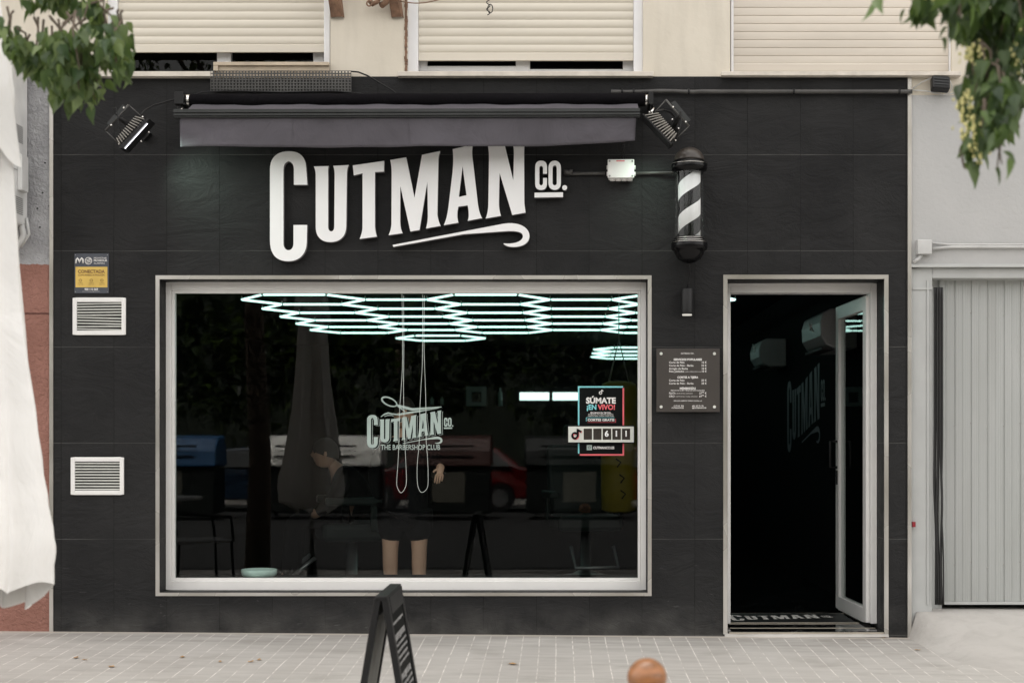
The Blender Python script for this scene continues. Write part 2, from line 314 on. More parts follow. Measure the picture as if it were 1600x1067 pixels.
def build(name, mb, m, parent=None, origin=None, bevel=0, **tags):
    vs = mb.v
    if parent is not None: o0 = ORG[parent.name]
    elif origin is not None: o0 = Vector(origin)
    else:
        xs = [v.x for v in vs]; ys = [v.y for v in vs]; zs = [v.z for v in vs]
        o0 = Vector(((min(xs)+max(xs))/2, (min(ys)+max(ys))/2, min(zs)))
    me = bpy.data.meshes.new(name); me.from_pydata([tuple(v-o0) for v in vs], [], mb.f)
    ms = m if isinstance(m, (list, tuple)) else [m]
    for q in ms: me.materials.append(MT[q] if isinstance(q, str) else q)
    me.polygons.foreach_set('use_smooth', mb.sm)
    me.polygons.foreach_set('material_index', mb.mi)
    bm = bmesh.new(); bm.from_mesh(me); bmesh.ops.remove_doubles(bm, verts=bm.verts, dist=1e-5); bm.to_mesh(me); bm.free()
    o = bpy.data.objects.new(name, me); COL.objects.link(o)
    if parent is not None: o.parent = parent
    else: o.location = o0
    ORG[o.name] = o0
    if bevel:
        b = o.modifiers.new('bevel', 'BEVEL'); b.width = bevel; b.segments = 2; b.limit_method = 'ANGLE'; b.angle_limit = R(40); b.harden_normals = False
    for k, v in tags.items(): o[k] = v
    return o
def thing(name, loc, label, category, group=None):
    o = bpy.data.objects.new(name, None); COL.objects.link(o); o.location = loc; o.empty_display_size = .1; ORG[o.name] = Vector(loc)
    o['label'] = label; o['category'] = category
    if group: o['group'] = group
    return o
def place(root, loc, rz=0): root.location = loc; root.rotation_euler = (0, 0, rz)
def dup(root, loc, rz=0, label=None):
    def cp(o, par):
        c = o.copy(); COL.objects.link(c); c.parent = par
        for ch in list(o.children): cp(ch, c)
        return c
    r = cp(root, None); place(r, loc, rz)
    if label: r['label'] = label
    return r
def flat2d(paths, extrude=0.0, res=10):
    """SVG-like outline -> flat mesh data (x, y[up], w)"""
    cu = bpy.data.curves.new('c', 'CURVE'); cu.dimensions = '2D'; cu.fill_mode = 'BOTH'; cu.extrude = extrude
    tok = re.findall(r'[MLCZ]|-?[\d.]+', paths); i = 0; cur = []; polys = []
    while i < len(tok):
        t = tok[i]
        if t == 'M': cur = [(float(tok[i+1]), float(tok[i+2]))]; i += 3
        elif t == 'L': cur.append((float(tok[i+1]), float(tok[i+2]))); i += 3
        elif t == 'C':
            c = [float(k) for k in tok[i+1:i+7]]; p0 = cur[-1]
            for k in range(1, res+1):
                u = k/res; a = (1-u)**3; b = 3*u*(1-u)**2; c_ = 3*u*u*(1-u); d = u**3
                cur.append((a*p0[0]+b*c[0]+c_*c[2]+d*c[4], a*p0[1]+b*c[1]+c_*c[3]+d*c[5]))
            i += 7
        else: polys.append(cur); i += 1
    for p in polys:
        if math.dist(p[0], p[-1]) < 1e-6: p = p[:-1]
        sp = cu.splines.new('POLY'); sp.points.add(len(p)-1)
        for k, (x, y) in enumerate(p): sp.points[k].co = (x, -y, 0, 1)
        sp.use_cyclic_u = True
    return cu2me(cu)
def cu2me(cu):
    o = bpy.data.objects.new('tmp', cu); COL.objects.link(o); dg = bpy.context.evaluated_depsgraph_get(); dg.update()
    me = bpy.data.meshes.new_from_object(o.evaluated_get(dg)); bpy.data.objects.remove(o); return me
def circ(cx, cy, rx, ry=None):
    ry = ry or rx; k = .5523
    return f'M {cx+rx} {cy} C {cx+rx} {cy+k*ry} {cx+k*rx} {cy+ry} {cx} {cy+ry} C {cx-k*rx} {cy+ry} {cx-rx} {cy+k*ry} {cx-rx} {cy} C {cx-rx} {cy-k*ry} {cx-k*rx} {cy-ry} {cx} {cy-ry} C {cx+k*rx} {cy-ry} {cx+rx} {cy-k*ry} {cx+rx} {cy} Z '
def text2d(s, size=1, bold=0.0, align='LEFT', sx=1.0, sp=1.0):
    cu = bpy.data.curves.new('t', 'FONT'); cu.body = s; cu.size = size; cu.offset = bold; cu.align_x = align; cu.space_character = sp; cu.resolution_u = 3
    me = cu2me(cu)
    for v in me.vertices: v.co.x *= sx
    return me
def write(mb, s, px, py, hpx, y, align='LEFT', bold=0.0, wpx=None, sp=1.0):
    """letters of cap height hpx with the baseline at (px,py), facing -y at depth y"""
    size = hpx/.69/ (F/(D+y)); me = text2d(s, size, bold*size, align, 1, sp)
    sx = 1
    if wpx and me.vertices:
        xs = [v.co.x for v in me.vertices]; sx = (wpx/(F/(D+y)))/(max(xs)-min(xs))
    x0, z0 = P(px, py, y); mb.addmesh(me, lambda a, b, c: (x0+a*sx, y, z0+b))
def wr(parent, m, *a, **k):
    q = MB(); write(q, *a, **k); build('text_line', q, m, parent)
def rnd(a, b): return random.uniform(a, b)

# ================================================================ SETTING: ground
def gz(x, y):
    if y > -6.6: return -.007-.0072*x+.03*min(y, 0)*(1 if y < 0 else 0)
    return -.22
g = MB(); g.grid(40, 24, lambda a, b: (lambda x, y: (x, y, gz(x, y)))(-14+28*a, -6.6+6.6*b+.0))
build('pavement', g, 'paving', origin=(0, 0, 0), kind='structure')
k_ = MB(); k_.box(-14, 14, -6.8, -6.602, -.45, -.2); build('kerb', k_, 'ramp', origin=(0, 0, 0), kind='structure', bevel=.01)
r_ = MB(); r_.box(-60, 60, -60, -6.802, -.6, -.35); build('road', r_, 'asphalt', origin=(0, 0, 0), kind='structure')
g2 = MB(); g2.box(-60, 60, -60.5, -27.5, -.36, -.2); build('far_pavement', g2, 'ramp', origin=(0, 0, 0), kind='structure')
e_ = MB(); e_.box(-300, 300, -300, 300, -1.2, -.61); build('ground', e_, 'asphalt', origin=(0, 0, 0), kind='structure')
def rampf(a, b):
    x = 2.16+4.6*a**1.8; y = -1.25+1.65*b; u = max(0, min(1, (y+1.25)/1.2)); wdt = .07+.6*(1-u); t = max(0, min(1, (x-2.17)/wdt)); t = t*t*(3-2*t); h = u**1.25*.155 if y < 0 else .155+.02*y
    return (x, y, gz(x, min(y, 0))+.005-.012*(1-min(1, t*u*6))+h*t + .0008*noise.noise(Vector((x*4, y*4, 0))))
rp = MB(); rp.grid(40, 24, rampf); build('garage_ramp', rp, 'ramp', origin=(2.3, 0, 0), kind='structure')

# ================================================================ BARBERSHOP
XL, XR = P(80, 0)[0], P(1418, 0)[0]
ZT = P(0, 120)[1]
wx0, wz0 = P(250, 925); wx1, wz1 = P(1012, 437)
dx0, _ = P(1137, 0); dx1, dz1 = P(1383, 436)
DZ0 = .006
shop = thing('barbershop', (0, .15, 0), 'matt black tiled barbershop front with one wide display window and an open door', 'barbershop')
xs = [XL, wx0, wx1, dx0, dx1, XR]; zs = [-.3, DZ0, wz0, wz1, dz1, ZT]
zs = sorted(set(zs))
hole = lambda x, z: (wx0 < x < wx1 and wz0 < z < wz1) or (dx0 < x < dx1 and DZ0 < z < dz1)
wl = MB(); wl.wall(xs, zs, hole, 0, .34); build('tiled_wall', wl, 'slate', shop)
# metal edge strips at the ends of the cladding
for a, b in ((77.5, 83.5), (1418, 1424)):
    t = MB(); x0, _ = P(a, 0); x1, _ = P(b, 0); t.box(x0, x1, -.008, .0, gz(x0, 0), ZT if a < 100 else ZT-.0); build('edge_strip', t, 'trim', shop, bevel=.001)
def trimframe(a0, a1, b0, b1, wpx, bottom=True):
    t = MB(); o = wpx
    x0, z1_ = P(a0, b0); x1, z0_ = P(a1, b1); w_ = wpx/250
    if bottom: t.box(x0, x1, -.007, .004, z0_, z0_+w_*.85)
    t.box(x0, x0+w_, -.0075, .005, z0_+(w_*.85 if bottom else 0), z1_); t.box(x1-w_, x1, -.0075, .005, z0_+(w_*.85 if bottom else 0), z1_)
    t.box(x0+w_, x1-w_, -.007, .005, z1_-w_, z1_); return t
build('window_trim', trimframe(243.5, 1018, 430.5, 930.5, 6.0), 'trim', shop)
build('door_trim', trimframe(1130, 1388, 429.5, 990, 6.6, False), 'trim', shop)
# window frame and pane
WY = .13
def ring(mb, ox0, ox1, oz0, oz1, ix0, ix1, iz0, iz1, y0, y1):
    mb.box(ox0, ix0, y0, y1, oz0, oz1); mb.box(ix1, ox1, y0, y1, oz0, oz1); mb.box(ix0, ix1, y0, y1, oz0, iz0); mb.box(ix0, ix1, y0, y1, iz1, oz1)
ix0, iz1 = P(272, 458, WY); ix1, iz0 = P(997, 903, WY)
e = .002
fr = MB(); ring(fr, wx0+e, wx1-e, wz0+e, wz1-e, ix0-.018, ix1+.018, iz0-.018, iz1+.018, WY, .24)
wfr = build('window_frame', fr, 'white', shop, bevel=.003)
bd = MB(); ring(bd, ix0-.016, ix1+.016, iz0-.016, iz1+.016, ix0, ix1, iz0, iz1, WY+.012, WY+.05); build('glazing_bead', bd, 'white', wfr, bevel=.002)
GY = .165
pn = MB(); pn.poly(((ix0, GY, iz0), (ix1, GY, iz0), (ix1, GY, iz1), (ix0, GY, iz1))); build('window_pane', pn, 'glass', wfr)
# door frame
DY = .232
jx1 = P(1360.5, 0, DY)[0]; jx0 = P(1141.5, 0, DY)[0]; hz = P(0, 457.5, DY)[1]
df = MB(); df.box(jx1, dx1-e, DY, .36, DZ0+.03, dz1-e); df.box(dx0+e, jx0, DY, .36, DZ0+.03, dz1-e); df.box(jx0, jx1, DY, .36, hz, dz1-e)
build('door_frame', df, 'white', shop, bevel=.004)
th = MB(); th.box(dx0+e, dx1-e, -.004, .6, -.04, .018); build('door_threshold', th, 'marble', shop)
th = MB(); th.grid(40, 3, lambda a, b: (dx0-.02+(dx1-dx0+.04)*a, -.005-.016*b*(1+1.1*noise.noise(Vector((a*14, 0, 0)))), -.006+.010*(1-b)**2-.012*b)); build('mortar_fillet', th, 'ramp', shop)
th = MB(); th.box(dx0+.03, dx1-.03, .15, .158, .018, .0205); th.box(dx0+.01, dx1-.01, -.008, -.0045, .002, .012); build('threshold_strip', th, 'brass', shop)
# the open door leaf
H0 = Vector((1.972, .30, 0)); H1 = Vector((1.936, 1.19, 0)); ax = (H1-H0).normalized(); LW = (H1-H0).length; ay = Vector((ax.y, -ax.x, 0))  # ay points +x (away)
lm = Matrix(((ax.x, ay.x, 0, H0.x), (ax.y, ay.y, 0, H0.y), (0, 0, 1, 0), (0, 0, 0, 1)))
lf = MB(); lf.mx = lm; z0, z1 = .034, 2.142
lf.box(0, .085, 0, .05, z0, z1); lf.box(LW-.085, LW, 0, .05, z0, z1); lf.box(.085, LW-.085, 0, .05, z0, z0+.09); lf.box(.085, LW-.085, 0, .05, z1-.09, z1)
dr = build('door', lf, 'white', shop, bevel=.004)
pg = MB(); pg.mx = lm; pg.poly(((.085, .02, z0+.09), (LW-.085, .02, z0+.09), (LW-.085, .02, z1-.09), (.085, .02, z1-.09))); build('door_pane', pg, 'glass', dr)
hd = MB(); hd.mx = lm; hd.tube([(LW-.05, -.0, 1.02), (LW-.05, -.05, 1.02), (LW-.05, -.05, 1.2), (LW-.05, 0, 1.2)], .009); hd.box(LW-.065, LW-.035, -.006, 0, .9, 1.0); build('door_handle', hd, 'black', dr)
# interior room
ry1 = 12.2; rx0 = -4.1; rx1 = 2.12; rzt = 2.56
rm = MB(); rm.box(rx0-.1, rx0, .34, ry1, 0, rzt); rm.box(rx1, rx1+.1, .34, ry1, 0, rzt); rm.box(rx0-.1, rx1+.1, ry1, ry1+.1, 0, rzt)
build('interior_wall', rm, 'room', origin=(0, 6, 0), kind='structure')
rm = MB(); rm.box(rx0-.1, rx1+.1, .34, ry1+.1, rzt, rzt+.1); build('ceiling', rm, 'room', origin=(0, 6, rzt), kind='structure')
rm = MB(); rm.box(rx0-.1, rx1+.1, .602, ry1+.1, -.1, .016); rm.box(rx0-.1, dx0, .342, .602, -.1, .016); build('interior_floor', rm, 'marble', origin=(0, 6, 0), kind='structure')

# ================================================================ upper storey
up = thing('apartment_storey', (0, .2, ZT), 'cream rendered upper storey with three shuttered windows above the black shop', 'building')
ZB = ZT; ZU = 7.2
w1 = (P(166, 0)[0], P(516, 0)[0]); w2 = (P(636, 0)[0], P(1005, 0)[0]); w3 = (P(1141, 0)[0], P(1488, 0)[0]); sillz = P(0, 114)[1]; wt = 5.0
cl = P(-420, 0)[0]; cr = P(1900, 0)[0]; zcr = P(0, 149)[1]
xs = sorted([cl, XL, w1[0], w1[1], w2[0], w2[1], w3[0], w3[1], XR+.024, cr]); zs = [zcr, ZT, sillz, wt, ZU]
hole = lambda x, z: (z < ZT and x < XR+.02) or (sillz < z < wt and any(a < x < b for a, b in (w1, w2, w3)))
wl = MB(); wl.wall(xs, zs, hole, .006, .34); build('upper_wall', wl, 'cream', up)
for (a, b) in (w1, w2, w3):
    bk = MB(); bk.box(a-.02, b+.02, .341, .36, sillz-.05, wt+.05); build('room_shade_panel', bk, 'dark', up)  # dark slab painted as the shade of the room behind
def shutter(a, b, zbot, pitch, curve, m, y):
    mb = MB(); prof = []; z = zbot; n = 0
    prof.append((y, z)); prof.append((y-.004, z+.001)); prof.append((y-.004, z+pitch*.85)); z += pitch*.9
    while z < wt:
        for k in range(7):
            u = k/6; prof.append((y-curve*math.sin(PI*u)**.7, z+pitch*(.06+.9*u)))
        
        if curve < .003: prof += [(y, z+pitch*.965), (y+.010, z+pitch*.968), (y+.010, z+pitch*.998)]
        else: prof.append((y+.001, z+pitch*.985))
        z += pitch
    n = len(prof)
    i0 = [mb.av((a, p[0], p[1])) for p in prof]; i1 = [mb.av((b, p[0], p[1])) for p in prof]
    for k in range(n-1): mb.face((i0[k], i1[k], i1[k+1], i0[k+1]), False)
    mb.box(a, b, y+.004, y+.012, zbot, wt); return mb
def upwindow(px0, px1, rail0, rail1, pbot, m, pitch, curve, opening):
    fr = MB(); a, b = px0, px1
    x0 = P(a, 0, .05)[0]; x1 = P(b, 0, .05)[0]; r0 = P(rail0, 0, .05)[0]; r1 = P(rail1, 0, .05)[0]
    fr.box(r0, r1, .05, .12, wt-.06, wt-.001); fr.box(x0, r0, .04, .12, sillz+.0, wt); fr.box(r1, x1, .04, .12, sillz, wt)
    for (q0, q1, q2, q3) in opening['bars']:
        c0, d1 = P(q0, q2, .15); c1, d0 = P(q1, q3, .15); fr.box(c0, c1, .13, .18, d0, d1)
    win = build('window', fr, 'pvc', up, bevel=.004)
    build('shutter', shutter(r0+.001, r1-.001, P(0, pbot, .06)[1], pitch, curve, m, .065), m, win)
    pn = MB(); c0, d1 = P(rail0, pbot, .16); c1, d0 = P(rail1, 112, .16); pn.poly(((c0, .165, d0), (c1, .165, d0), (c1, .165, d1+.1), (c0, .165, d1+.1))); build('pane', pn, 'upglass', win)
    return win
upwindow(167, 516, 184, 506.5, 82, 'shut', .0525, .0062, dict(bars=[(184, 207, 60, 113), (340, 362, 60, 113), (490, 507, 60, 113)]))
upwindow(637, 1004.5, 653.5, 990, 95, 'shut', .0525, .0062, dict(bars=[(653, 668, 70, 113), (806, 828, 70, 113), (973, 990, 70, 113), (668, 806, 104.5, 113), (828, 973, 109.5, 113)]))
upwindow(1141.5, 1487, 1146, 1483, 111.5, 'shut2', .0505, .0015, dict(bars=[]))
for a, b, t, bt in ((150, 333, 112, 120), (621, 1021, 112, 119.5), (1127, 1502, 112, 118.5)):
    sl = MB(); x0, z1 = P(a, t, -.05); x1, z0 = P(b, bt, -.05); sl.box(x0, x1, -.055, .1, z0, z1); build('window_sill', sl, 'stone', up, bevel=.003)
for a, b in ((-24, cl), (cr, 24)):
    q = MB(); q.box(a, b, .006, .34, -.3, 17); build('sun_block_side_wall', q, 'cream', up)  # unseen side walls, added to keep the sun off the front
q = MB(); q.box(cl, cr, .006, .34, ZU, 17); build('sun_block_floors', q, 'cream', up)  # unseen floors, raised so the building shades the near pavement
q = MB(); q.box(-24, 24, 14, 14.3, -.3, 17); q.box(-24.3, -24, .006, 14.3, -.3, 17); q.box(24, 24.3, .006, 14.3, -.3, 17); q.box(-24.3, 24.3, -.3, 14.3, 17, 17.3); build('sun_block_shell', q, 'cream', up)  # unseen closed shell, added to stop sun leaking in from behind
# beige board lying in the first window, crumbled reveal beside the second
bb = MB(); x0, z1 = P(333, 97, -.03); x1, z0 = P(514, 112, -.03); bb.box(x0, x1, -.03, .0, z1-.022, z1); bb.box(x0, x0+.03, -.028, -.002, z0, z1-.022); bb.box(x0+.03, x1, -.012, .003, z0, z1-.022); build('wooden_sill_board', bb, 'board', up, bevel=.003)
cr_ = MB()
for k in range(46):
    z = 3.5+.018*k; x = P(634.5, 0)[0]; cr_.box(x-rnd(.006, .012), x+rnd(.004, .01), -rnd(.0, .004), .02, z, z+rnd(.014, .02))
build('crumbled_reveal', cr_, 'rust', up)
for a in ((508, 517, 534, 538, 0, 27), (600, 612, 627, 630, -6, 27)):
    br = MB()
    q = [P(a[0], -60, -.1), P(a[1], a[5], -.03), P(a[2], a[5]-1, -.03), P(a[2]-22, -60, -.1)]
    br.poly([(q[0][0], -.26, q[0][1]), (q[1][0], -.02, q[1][1]), (q[2][0], -.02, q[2][1]), (q[3][0]+.01, -.26, q[3][1])])
    br.poly([(q[3][0]+.01, -.26, q[3][1]), (q[2][0], -.02, q[2][1]), (q[2][0]+.012, .006, q[2][1]), (q[3][0]+.05, .006, q[3][1])])
    br.poly([(q[0][0], -.26, q[0][1]), (q[1][0], -.02, q[1][1]), (q[1][0]-.004, .006, q[1][1]), (q[0][0]-.004, .006, q[0][1])])
    build('iron_bracket', br, 'rust', origin=(q[1][0], 0, q[1][1]), label='rusty iron bracket on cream wall, '+('left, beside the first shutter' if a[0] < 550 else 'right, beside the coiled cable stub'), category='bracket', group='iron brackets under the balcony')
cb = MB(); cb.tube([PV(578, 2, -.06), PV(582, 7, -.09), PV(590, 3, -.09), PV(595, -20, -.05)], .016); cb.tube([PV(596, 9, -.06), PV(603, 4, -.09), PV(608, -14, -.09)], .02); cb.tube([PV(577+4*math.cos(t/3), 6+4*math.sin(t/3), -.1) for t in range(20)], .005)
build('cable_stub', cb, 'rust', label='dark cut cable end with rags between the two iron brackets', category='cable')
cb = MB(); cb.tube([PV(619+70*t/12, 1+5.5*math.sin(PI*t/12)-2*t/12, -.05) for t in range(13)], .0035); build('hanging_wire', cb, 'rust', label='thin reddish wire sagging across the top of middle window', category='wire')
cb = MB(); cb.tube([PV(763+3*math.sin(t*.9), -4+28*t/18, -.02) for t in range(19)], .003); cb.tube([PV(766+4*math.cos(t*.7), 14+7*math.sin(t*.7), -.025) for t in range(10)], .003); build('knotted_cord', cb, 'black', label='knotted dark cord dangling over the middle roller shutter', category='cord')
# perforated panel
pp = MB(); x0, z1 = P(329, 111, -.05); x1, z0 = P(549, 143.5, -.05); nx, nz = 44, 7
hx = (x1-x0)/nx; hz_ = (z1-z0)/nz; xs = []; zs = []
for i in range(nx): xs += [x0+hx*i, x0+hx*(i+.2), x0+hx*(i+.8)]
xs.append(x1)
for i in range(nz): zs += [z0+hz_*i, z0+hz_*(i+.22), z0+hz_*(i+.8)]
zs.append(z1)
pp.wall(xs, zs, lambda x, z: .2 < ((x-x0)/hx) % 1 < .8 and .22 < ((z-z0)/hz_) % 1 < .8, -.055, -.05)
pt = thing('vent_cover', ((x0+x1)/2, -.05, z0), 'dark perforated metal panel mounted above the left half of awning', 'vent cover')
build('perforated_sheet', pp, 'pipe', pt); q = MB(); q.box(x0+.01, x1-.01, -.006, -.003, z0+.005, z1-.035); build('backing', q, 'dark', pt); q = MB(); q.box(x0+.01, x1-.01, -.012, -.003, z1-.0345, z1-.002); build('brick_strip', q, 'board', pt)
q = MB(); q.tube([PV(300, 149, -.06), PV(318, 144, -.07), PV(360, 142, -.07), PV(440, 144.5, -.07), PV(520, 142.5, -.07), PV(560, 146, -.07), PV(575, 149, -.07)], .004)
build('black_cable', q, 'black', label='thin black cable running along the bottom of perforated panel', category='cable')
q = MB(); q.tube([PV(549, 112, -.02), PV(560, 113, -.03), PV(575, 119, -.04), PV(595, 131, -.04), PV(612, 141, -.04), PV(622, 149, -.05)], .005)
build('black_cable', q, 'black', label='black cable curving down from the right corner of perforated panel', category='cable')
q = MB(); q.tube([PV(165, 104, -.03), PV(180, 110, -.05), PV(195, 121, -.07), PV(207, 131, -.08)], .009); q.tube([PV(176, 109, -.02), PV(215, 113, -.045), PV(260, 117, -.05), PV(330, 115, -.03)], .003)
build('cut_conduit', q, 'pipe', label='grey cut conduit end sticking out below the left window sill', category='pipe')
q = MB(); q.tube([PV(118, 128, -.03), PV(146, 130, -.05), PV(152, 131, -.06)], .011); q.tube([PV(152+7*math.cos(t*.5), 140+6*math.sin(t*.5), -.07) for t in range(1, 13)], .006)
build('hose_hook', q, 'pipe', label='short dark pipe ending in a curled hook behind left foliage', category='pipe')
# long conduit
q = MB(); q.tube([PV(955+(470*t/40), 143.5+.7*math.sin(t*.7)*(t < 12), -.03) for t in range(41)], .0135, 10)
pipe = build('conduit_pipe', q, 'pipe', label='long dark conduit running right of awning along the top of black wall', category='pipe')
for a in (972, 990, 1076, 1240, 1405): q = MB(); q.tube([PV(a-1.5, 143.6, -.03), PV(a+1.5, 143.6, -.03)], .018, 12); build('pipe_clip', q, 'black', pipe)

# ================================================================ awning
aw = thing('awning', (P(640, 0)[0], 0, P(0, 205)[1]), 'retracted grey awning with dark roller above the white shop lettering', 'awning')
def rollf(a, b):
    px = 298+709*a; th_ = 2*PI*b; x, z = P(px, 157.5-1.5*a, -.13)
    r = .041+.0022*noise.noise(Vector((px*.03, math.cos(th_)*1.5, math.sin(th_)*1.5)))+.0012*noise.noise(Vector((px*.12+math.sin(th_)*3, math.cos(th_), 3)))
    return (x, -.13-r*math.cos(th_), z+r*math.sin(th_))
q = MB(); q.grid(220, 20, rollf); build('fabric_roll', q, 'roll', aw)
for a, b in ((290, 298), (1007, 1013.5)):
    q = MB(); q.tube([PV(a, 157, -.13), PV(b, 157, -.13)], .036, 20); build('end_collar', q, 'chrome', aw)
for a, b in ((276, 290), (1012.5, 1020)):
    q = MB(); q.pbox(a, b, 147, 166, -.19, 0, -.13); q.pbox(a+3, b-3, 166, 182, -.16, -.0, -.13); q.tube([PV(b-2, 163, -.2), PV(b-2, 163, -.14)], .008)
    build('end_bracket', q, 'black', aw, bevel=.003)
    q = MB(); q.tube([PV(a+7, 166, -.14), PV(a+9, 170, -.2), PV(a+5, 176, -.24)], .007); build('bracket_hook', q, 'chrome', aw)
BY = -.30
def strip(a, b):
    px = 292+706*a; z0 = P(px, 172.5-1.4*a, BY)[1]; top = P(px, 165-1.2*a, -.13)[1]+.003*math.sin(px*.045)+.002*math.sin(px*.11)
    x = P(px, 0, BY)[0]; return (x, -.15+(BY+.15)*b, top+(z0-top)*b)
q = MB(); q.grid(160, 4, strip); build('fabric_strip', q, 'awn', aw)
x0, zt = P(271, 171, BY); x1, zb = P(1000, 183.5, BY)
q = MB(); tl = -.0028/.9
for (ya, yb, ta, tb) in ((BY-.004, BY+.05, 171, 176.3), (BY+.006, BY+.05, 176.3, 178.3), (BY-.002, BY+.05, 178.3, 181), (BY+.01, BY+.05, 181, 183.6)):
    a0 = P(0, ta, BY)[1]; b0 = P(0, tb, BY)[1]; c = .006
    i = [q.av(p) for p in ((x0, ya, b0), (x1, ya, b0+c), (x1, yb, b0+c), (x0, yb, b0), (x0, ya, a0), (x1, ya, a0+c), (x1, yb, a0+c), (x0, yb, a0))]
    for k in ((0,3,2,1),(4,5,6,7),(0,1,5,4),(1,2,6,5),(2,3,7,6),(3,0,4,7)): q.face([i[j] for j in k])
build('front_bar', q, 'awnbar', aw, bevel=.001)
def valance(a, b):
    px = 281+713*a-2*b*(a > .98); bot = 229+1.2*math.sin(a*5)-7*max(0, (a-.8)/.2)**1.3; py = 182.5+(bot-182.5)*b; x, z = P(px, py, BY+.03)
    y = BY+.03-.012*b*math.sin(px*.021)-.007*b*math.sin(px*.057+1)-.012*b*noise.noise(Vector((px*.012, b*1.3, 0)))-.004*noise.noise(Vector((px*.03+b*1.5, b*3, 5)))-.002*math.exp(-((px-755)/2.0)**2)*0
    return (x, y, z)
q = MB(); q.grid(200, 10, valance); v = build('valance', q, 'awn', aw); sm = v.modifiers.new('s', 'SOLIDIFY'); sm.thickness = .003
for a in (457, 639):
    q = MB(); q.tube([PV(a, 184+4*k, BY+.024-.004*k/5) for k in range(11)], .0012, 5)
    build('seam', q, 'awn', aw)
for (pa, pb) in ((310, 640), (980, 660)):
    q = MB(); q.tube([PV(pa, 172, -.10), PV((pa+pb)/2, 176, -.2), PV(pb, 173, -.13)], .016, 8)
    build('folding_arm', q, 'awnbar', aw)

# ================================================================ lettering
LET = dict(
 C='M 247 243 L 182 243 L 182 170 C 182 118 132 118 132 170 L 132 525 C 132 568 180 568 180 525 L 180 436 L 246 436 L 244 520 C 242 580 205 610 155 610 C 98 610 67 578 67 510 L 67 170 C 67 112 100 82 158 82 C 212 82 238 108 241 160 L 247 243 Z',
 U='M 278 155 L 350 153 C 345 168 347 185 347 200 L 347 445 C 347 474 376 474 376 445 L 378 200 C 378 180 376 165 371 152 L 446 148 C 438 165 437 185 437 205 L 434 440 C 434 490 405 518 358 518 C 310 518 287 490 287 445 L 287 200 C 287 182 284 168 278 155 Z',
 T='M 465 150 L 616 128 L 616 180 L 572 182 L 572 440 C 573 460 576 475 581 492 L 498 503 C 508 480 512 462 512 440 L 512 188 L 470 198 Z',
 M='M 645 124 L 722 111 L 762 305 L 798 99 L 886 81 C 878 100 877 115 877 130 L 872 380 C 873 405 880 425 888 440 L 817 453 C 824 430 826 410 826 390 L 824 228 L 786 460 L 742 467 L 694 250 L 693 420 C 694 445 698 462 705 475 L 637 485 C 648 462 651 445 651 420 L 652 190 C 652 165 650 145 645 124 Z',
 A='M 945 72 L 1042 50 C 1036 80 1040 110 1044 140 L 1066 330 C 1070 360 1076 385 1087 403 L 1018 416 C 1026 395 1022 365 1018 342 L 973 348 C 966 375 966 400 973 425 L 903 437 C 915 410 920 385 925 350 L 944 190 C 948 150 950 110 945 72 Z M 993 155 L 1012 293 L 975 302 Z',
 N='M 1112 42 L 1190 28 L 1237 222 L 1240 100 C 1240 70 1236 40 1230 22 L 1297 10 C 1290 40 1289 70 1289 100 L 1290 330 L 1296 377 L 1232 388 L 1171 186 L 1168 330 C 1168 355 1172 375 1178 392 L 1104 405 C 1114 380 1117 355 1117 330 L 1120 120 C 1120 90 1118 65 1112 42 Z',
 swash='M 657 532 L 1190 430 C 1260 418 1315 445 1315 490 C 1313 530 1270 545 1225 541 C 1205 539 1190 530 1190 524 C 1240 530 1283 515 1283 490 C 1283 470 1255 463 1200 466 L 1000 480 L 660 541 Z',
 c='M 1399 190 L 1380 190 L 1380 165 C 1380 148 1362 148 1362 165 L 1362 233 C 1362 250 1380 250 1380 233 L 1380 210 L 1399 210 L 1399 235 C 1399 260 1388 268 1370 268 C 1350 268 1342 255 1342 235 L 1342 160 C 1342 138 1352 127 1371 127 C 1390 127 1399 138 1399 160 Z',
 o='M 1406 160 C 1406 116 1466 116 1466 160 L 1466 235 C 1466 279 1406 279 1406 235 Z M 1426 163 L 1426 233 C 1426 250 1446 250 1446 233 L 1446 163 C 1446 146 1426 146 1426 163 Z',
 dot=circ(1484, 257, 12), bar='M 1339 281 L 1476 279 L 1476 302 L 1339 304 Z')
LM = {}
for k, p in LET.items():
    me = flat2d(p, 0.0); LM[k] = me
def solid(mb, key, fn_front, thick):            # thicken along +y
    me = flat2d(LET[key], 1.0)
    mb.addmesh(me, lambda a, b, c: fn_front(a, b, c))
SY0, SY1 = -.062, -.018
def signmap(a, b, c):
    x, z = P(400+a*.325, 210-b*.325, SY0); return (x, SY0 if c > 0 else SY1, z)
sg = thing('shop_sign', (P(640, 0)[0], -.02, P(0, 400)[1]), 'white raised CUTMAN CO. lettering with a swash on black tiles under awning', 'sign')
for k, nm in (('C', 'letter'), ('U', 'letter'), ('T', 'letter'), ('M', 'letter'), ('A', 'letter'), ('N', 'letter'), ('swash', 'swash'), ('c', 'letter'), ('o', 'letter'), ('dot', 'full_stop'), ('bar', 'underline')):
    mb = MB(); solid(mb, k, signmap, 0)
    o = build(nm, mb, ['signwhite', 'signside'], sg)
    for p_ in o.data.polygons:
        if abs(p_.normal.y) < .5: p_.material_index = 1

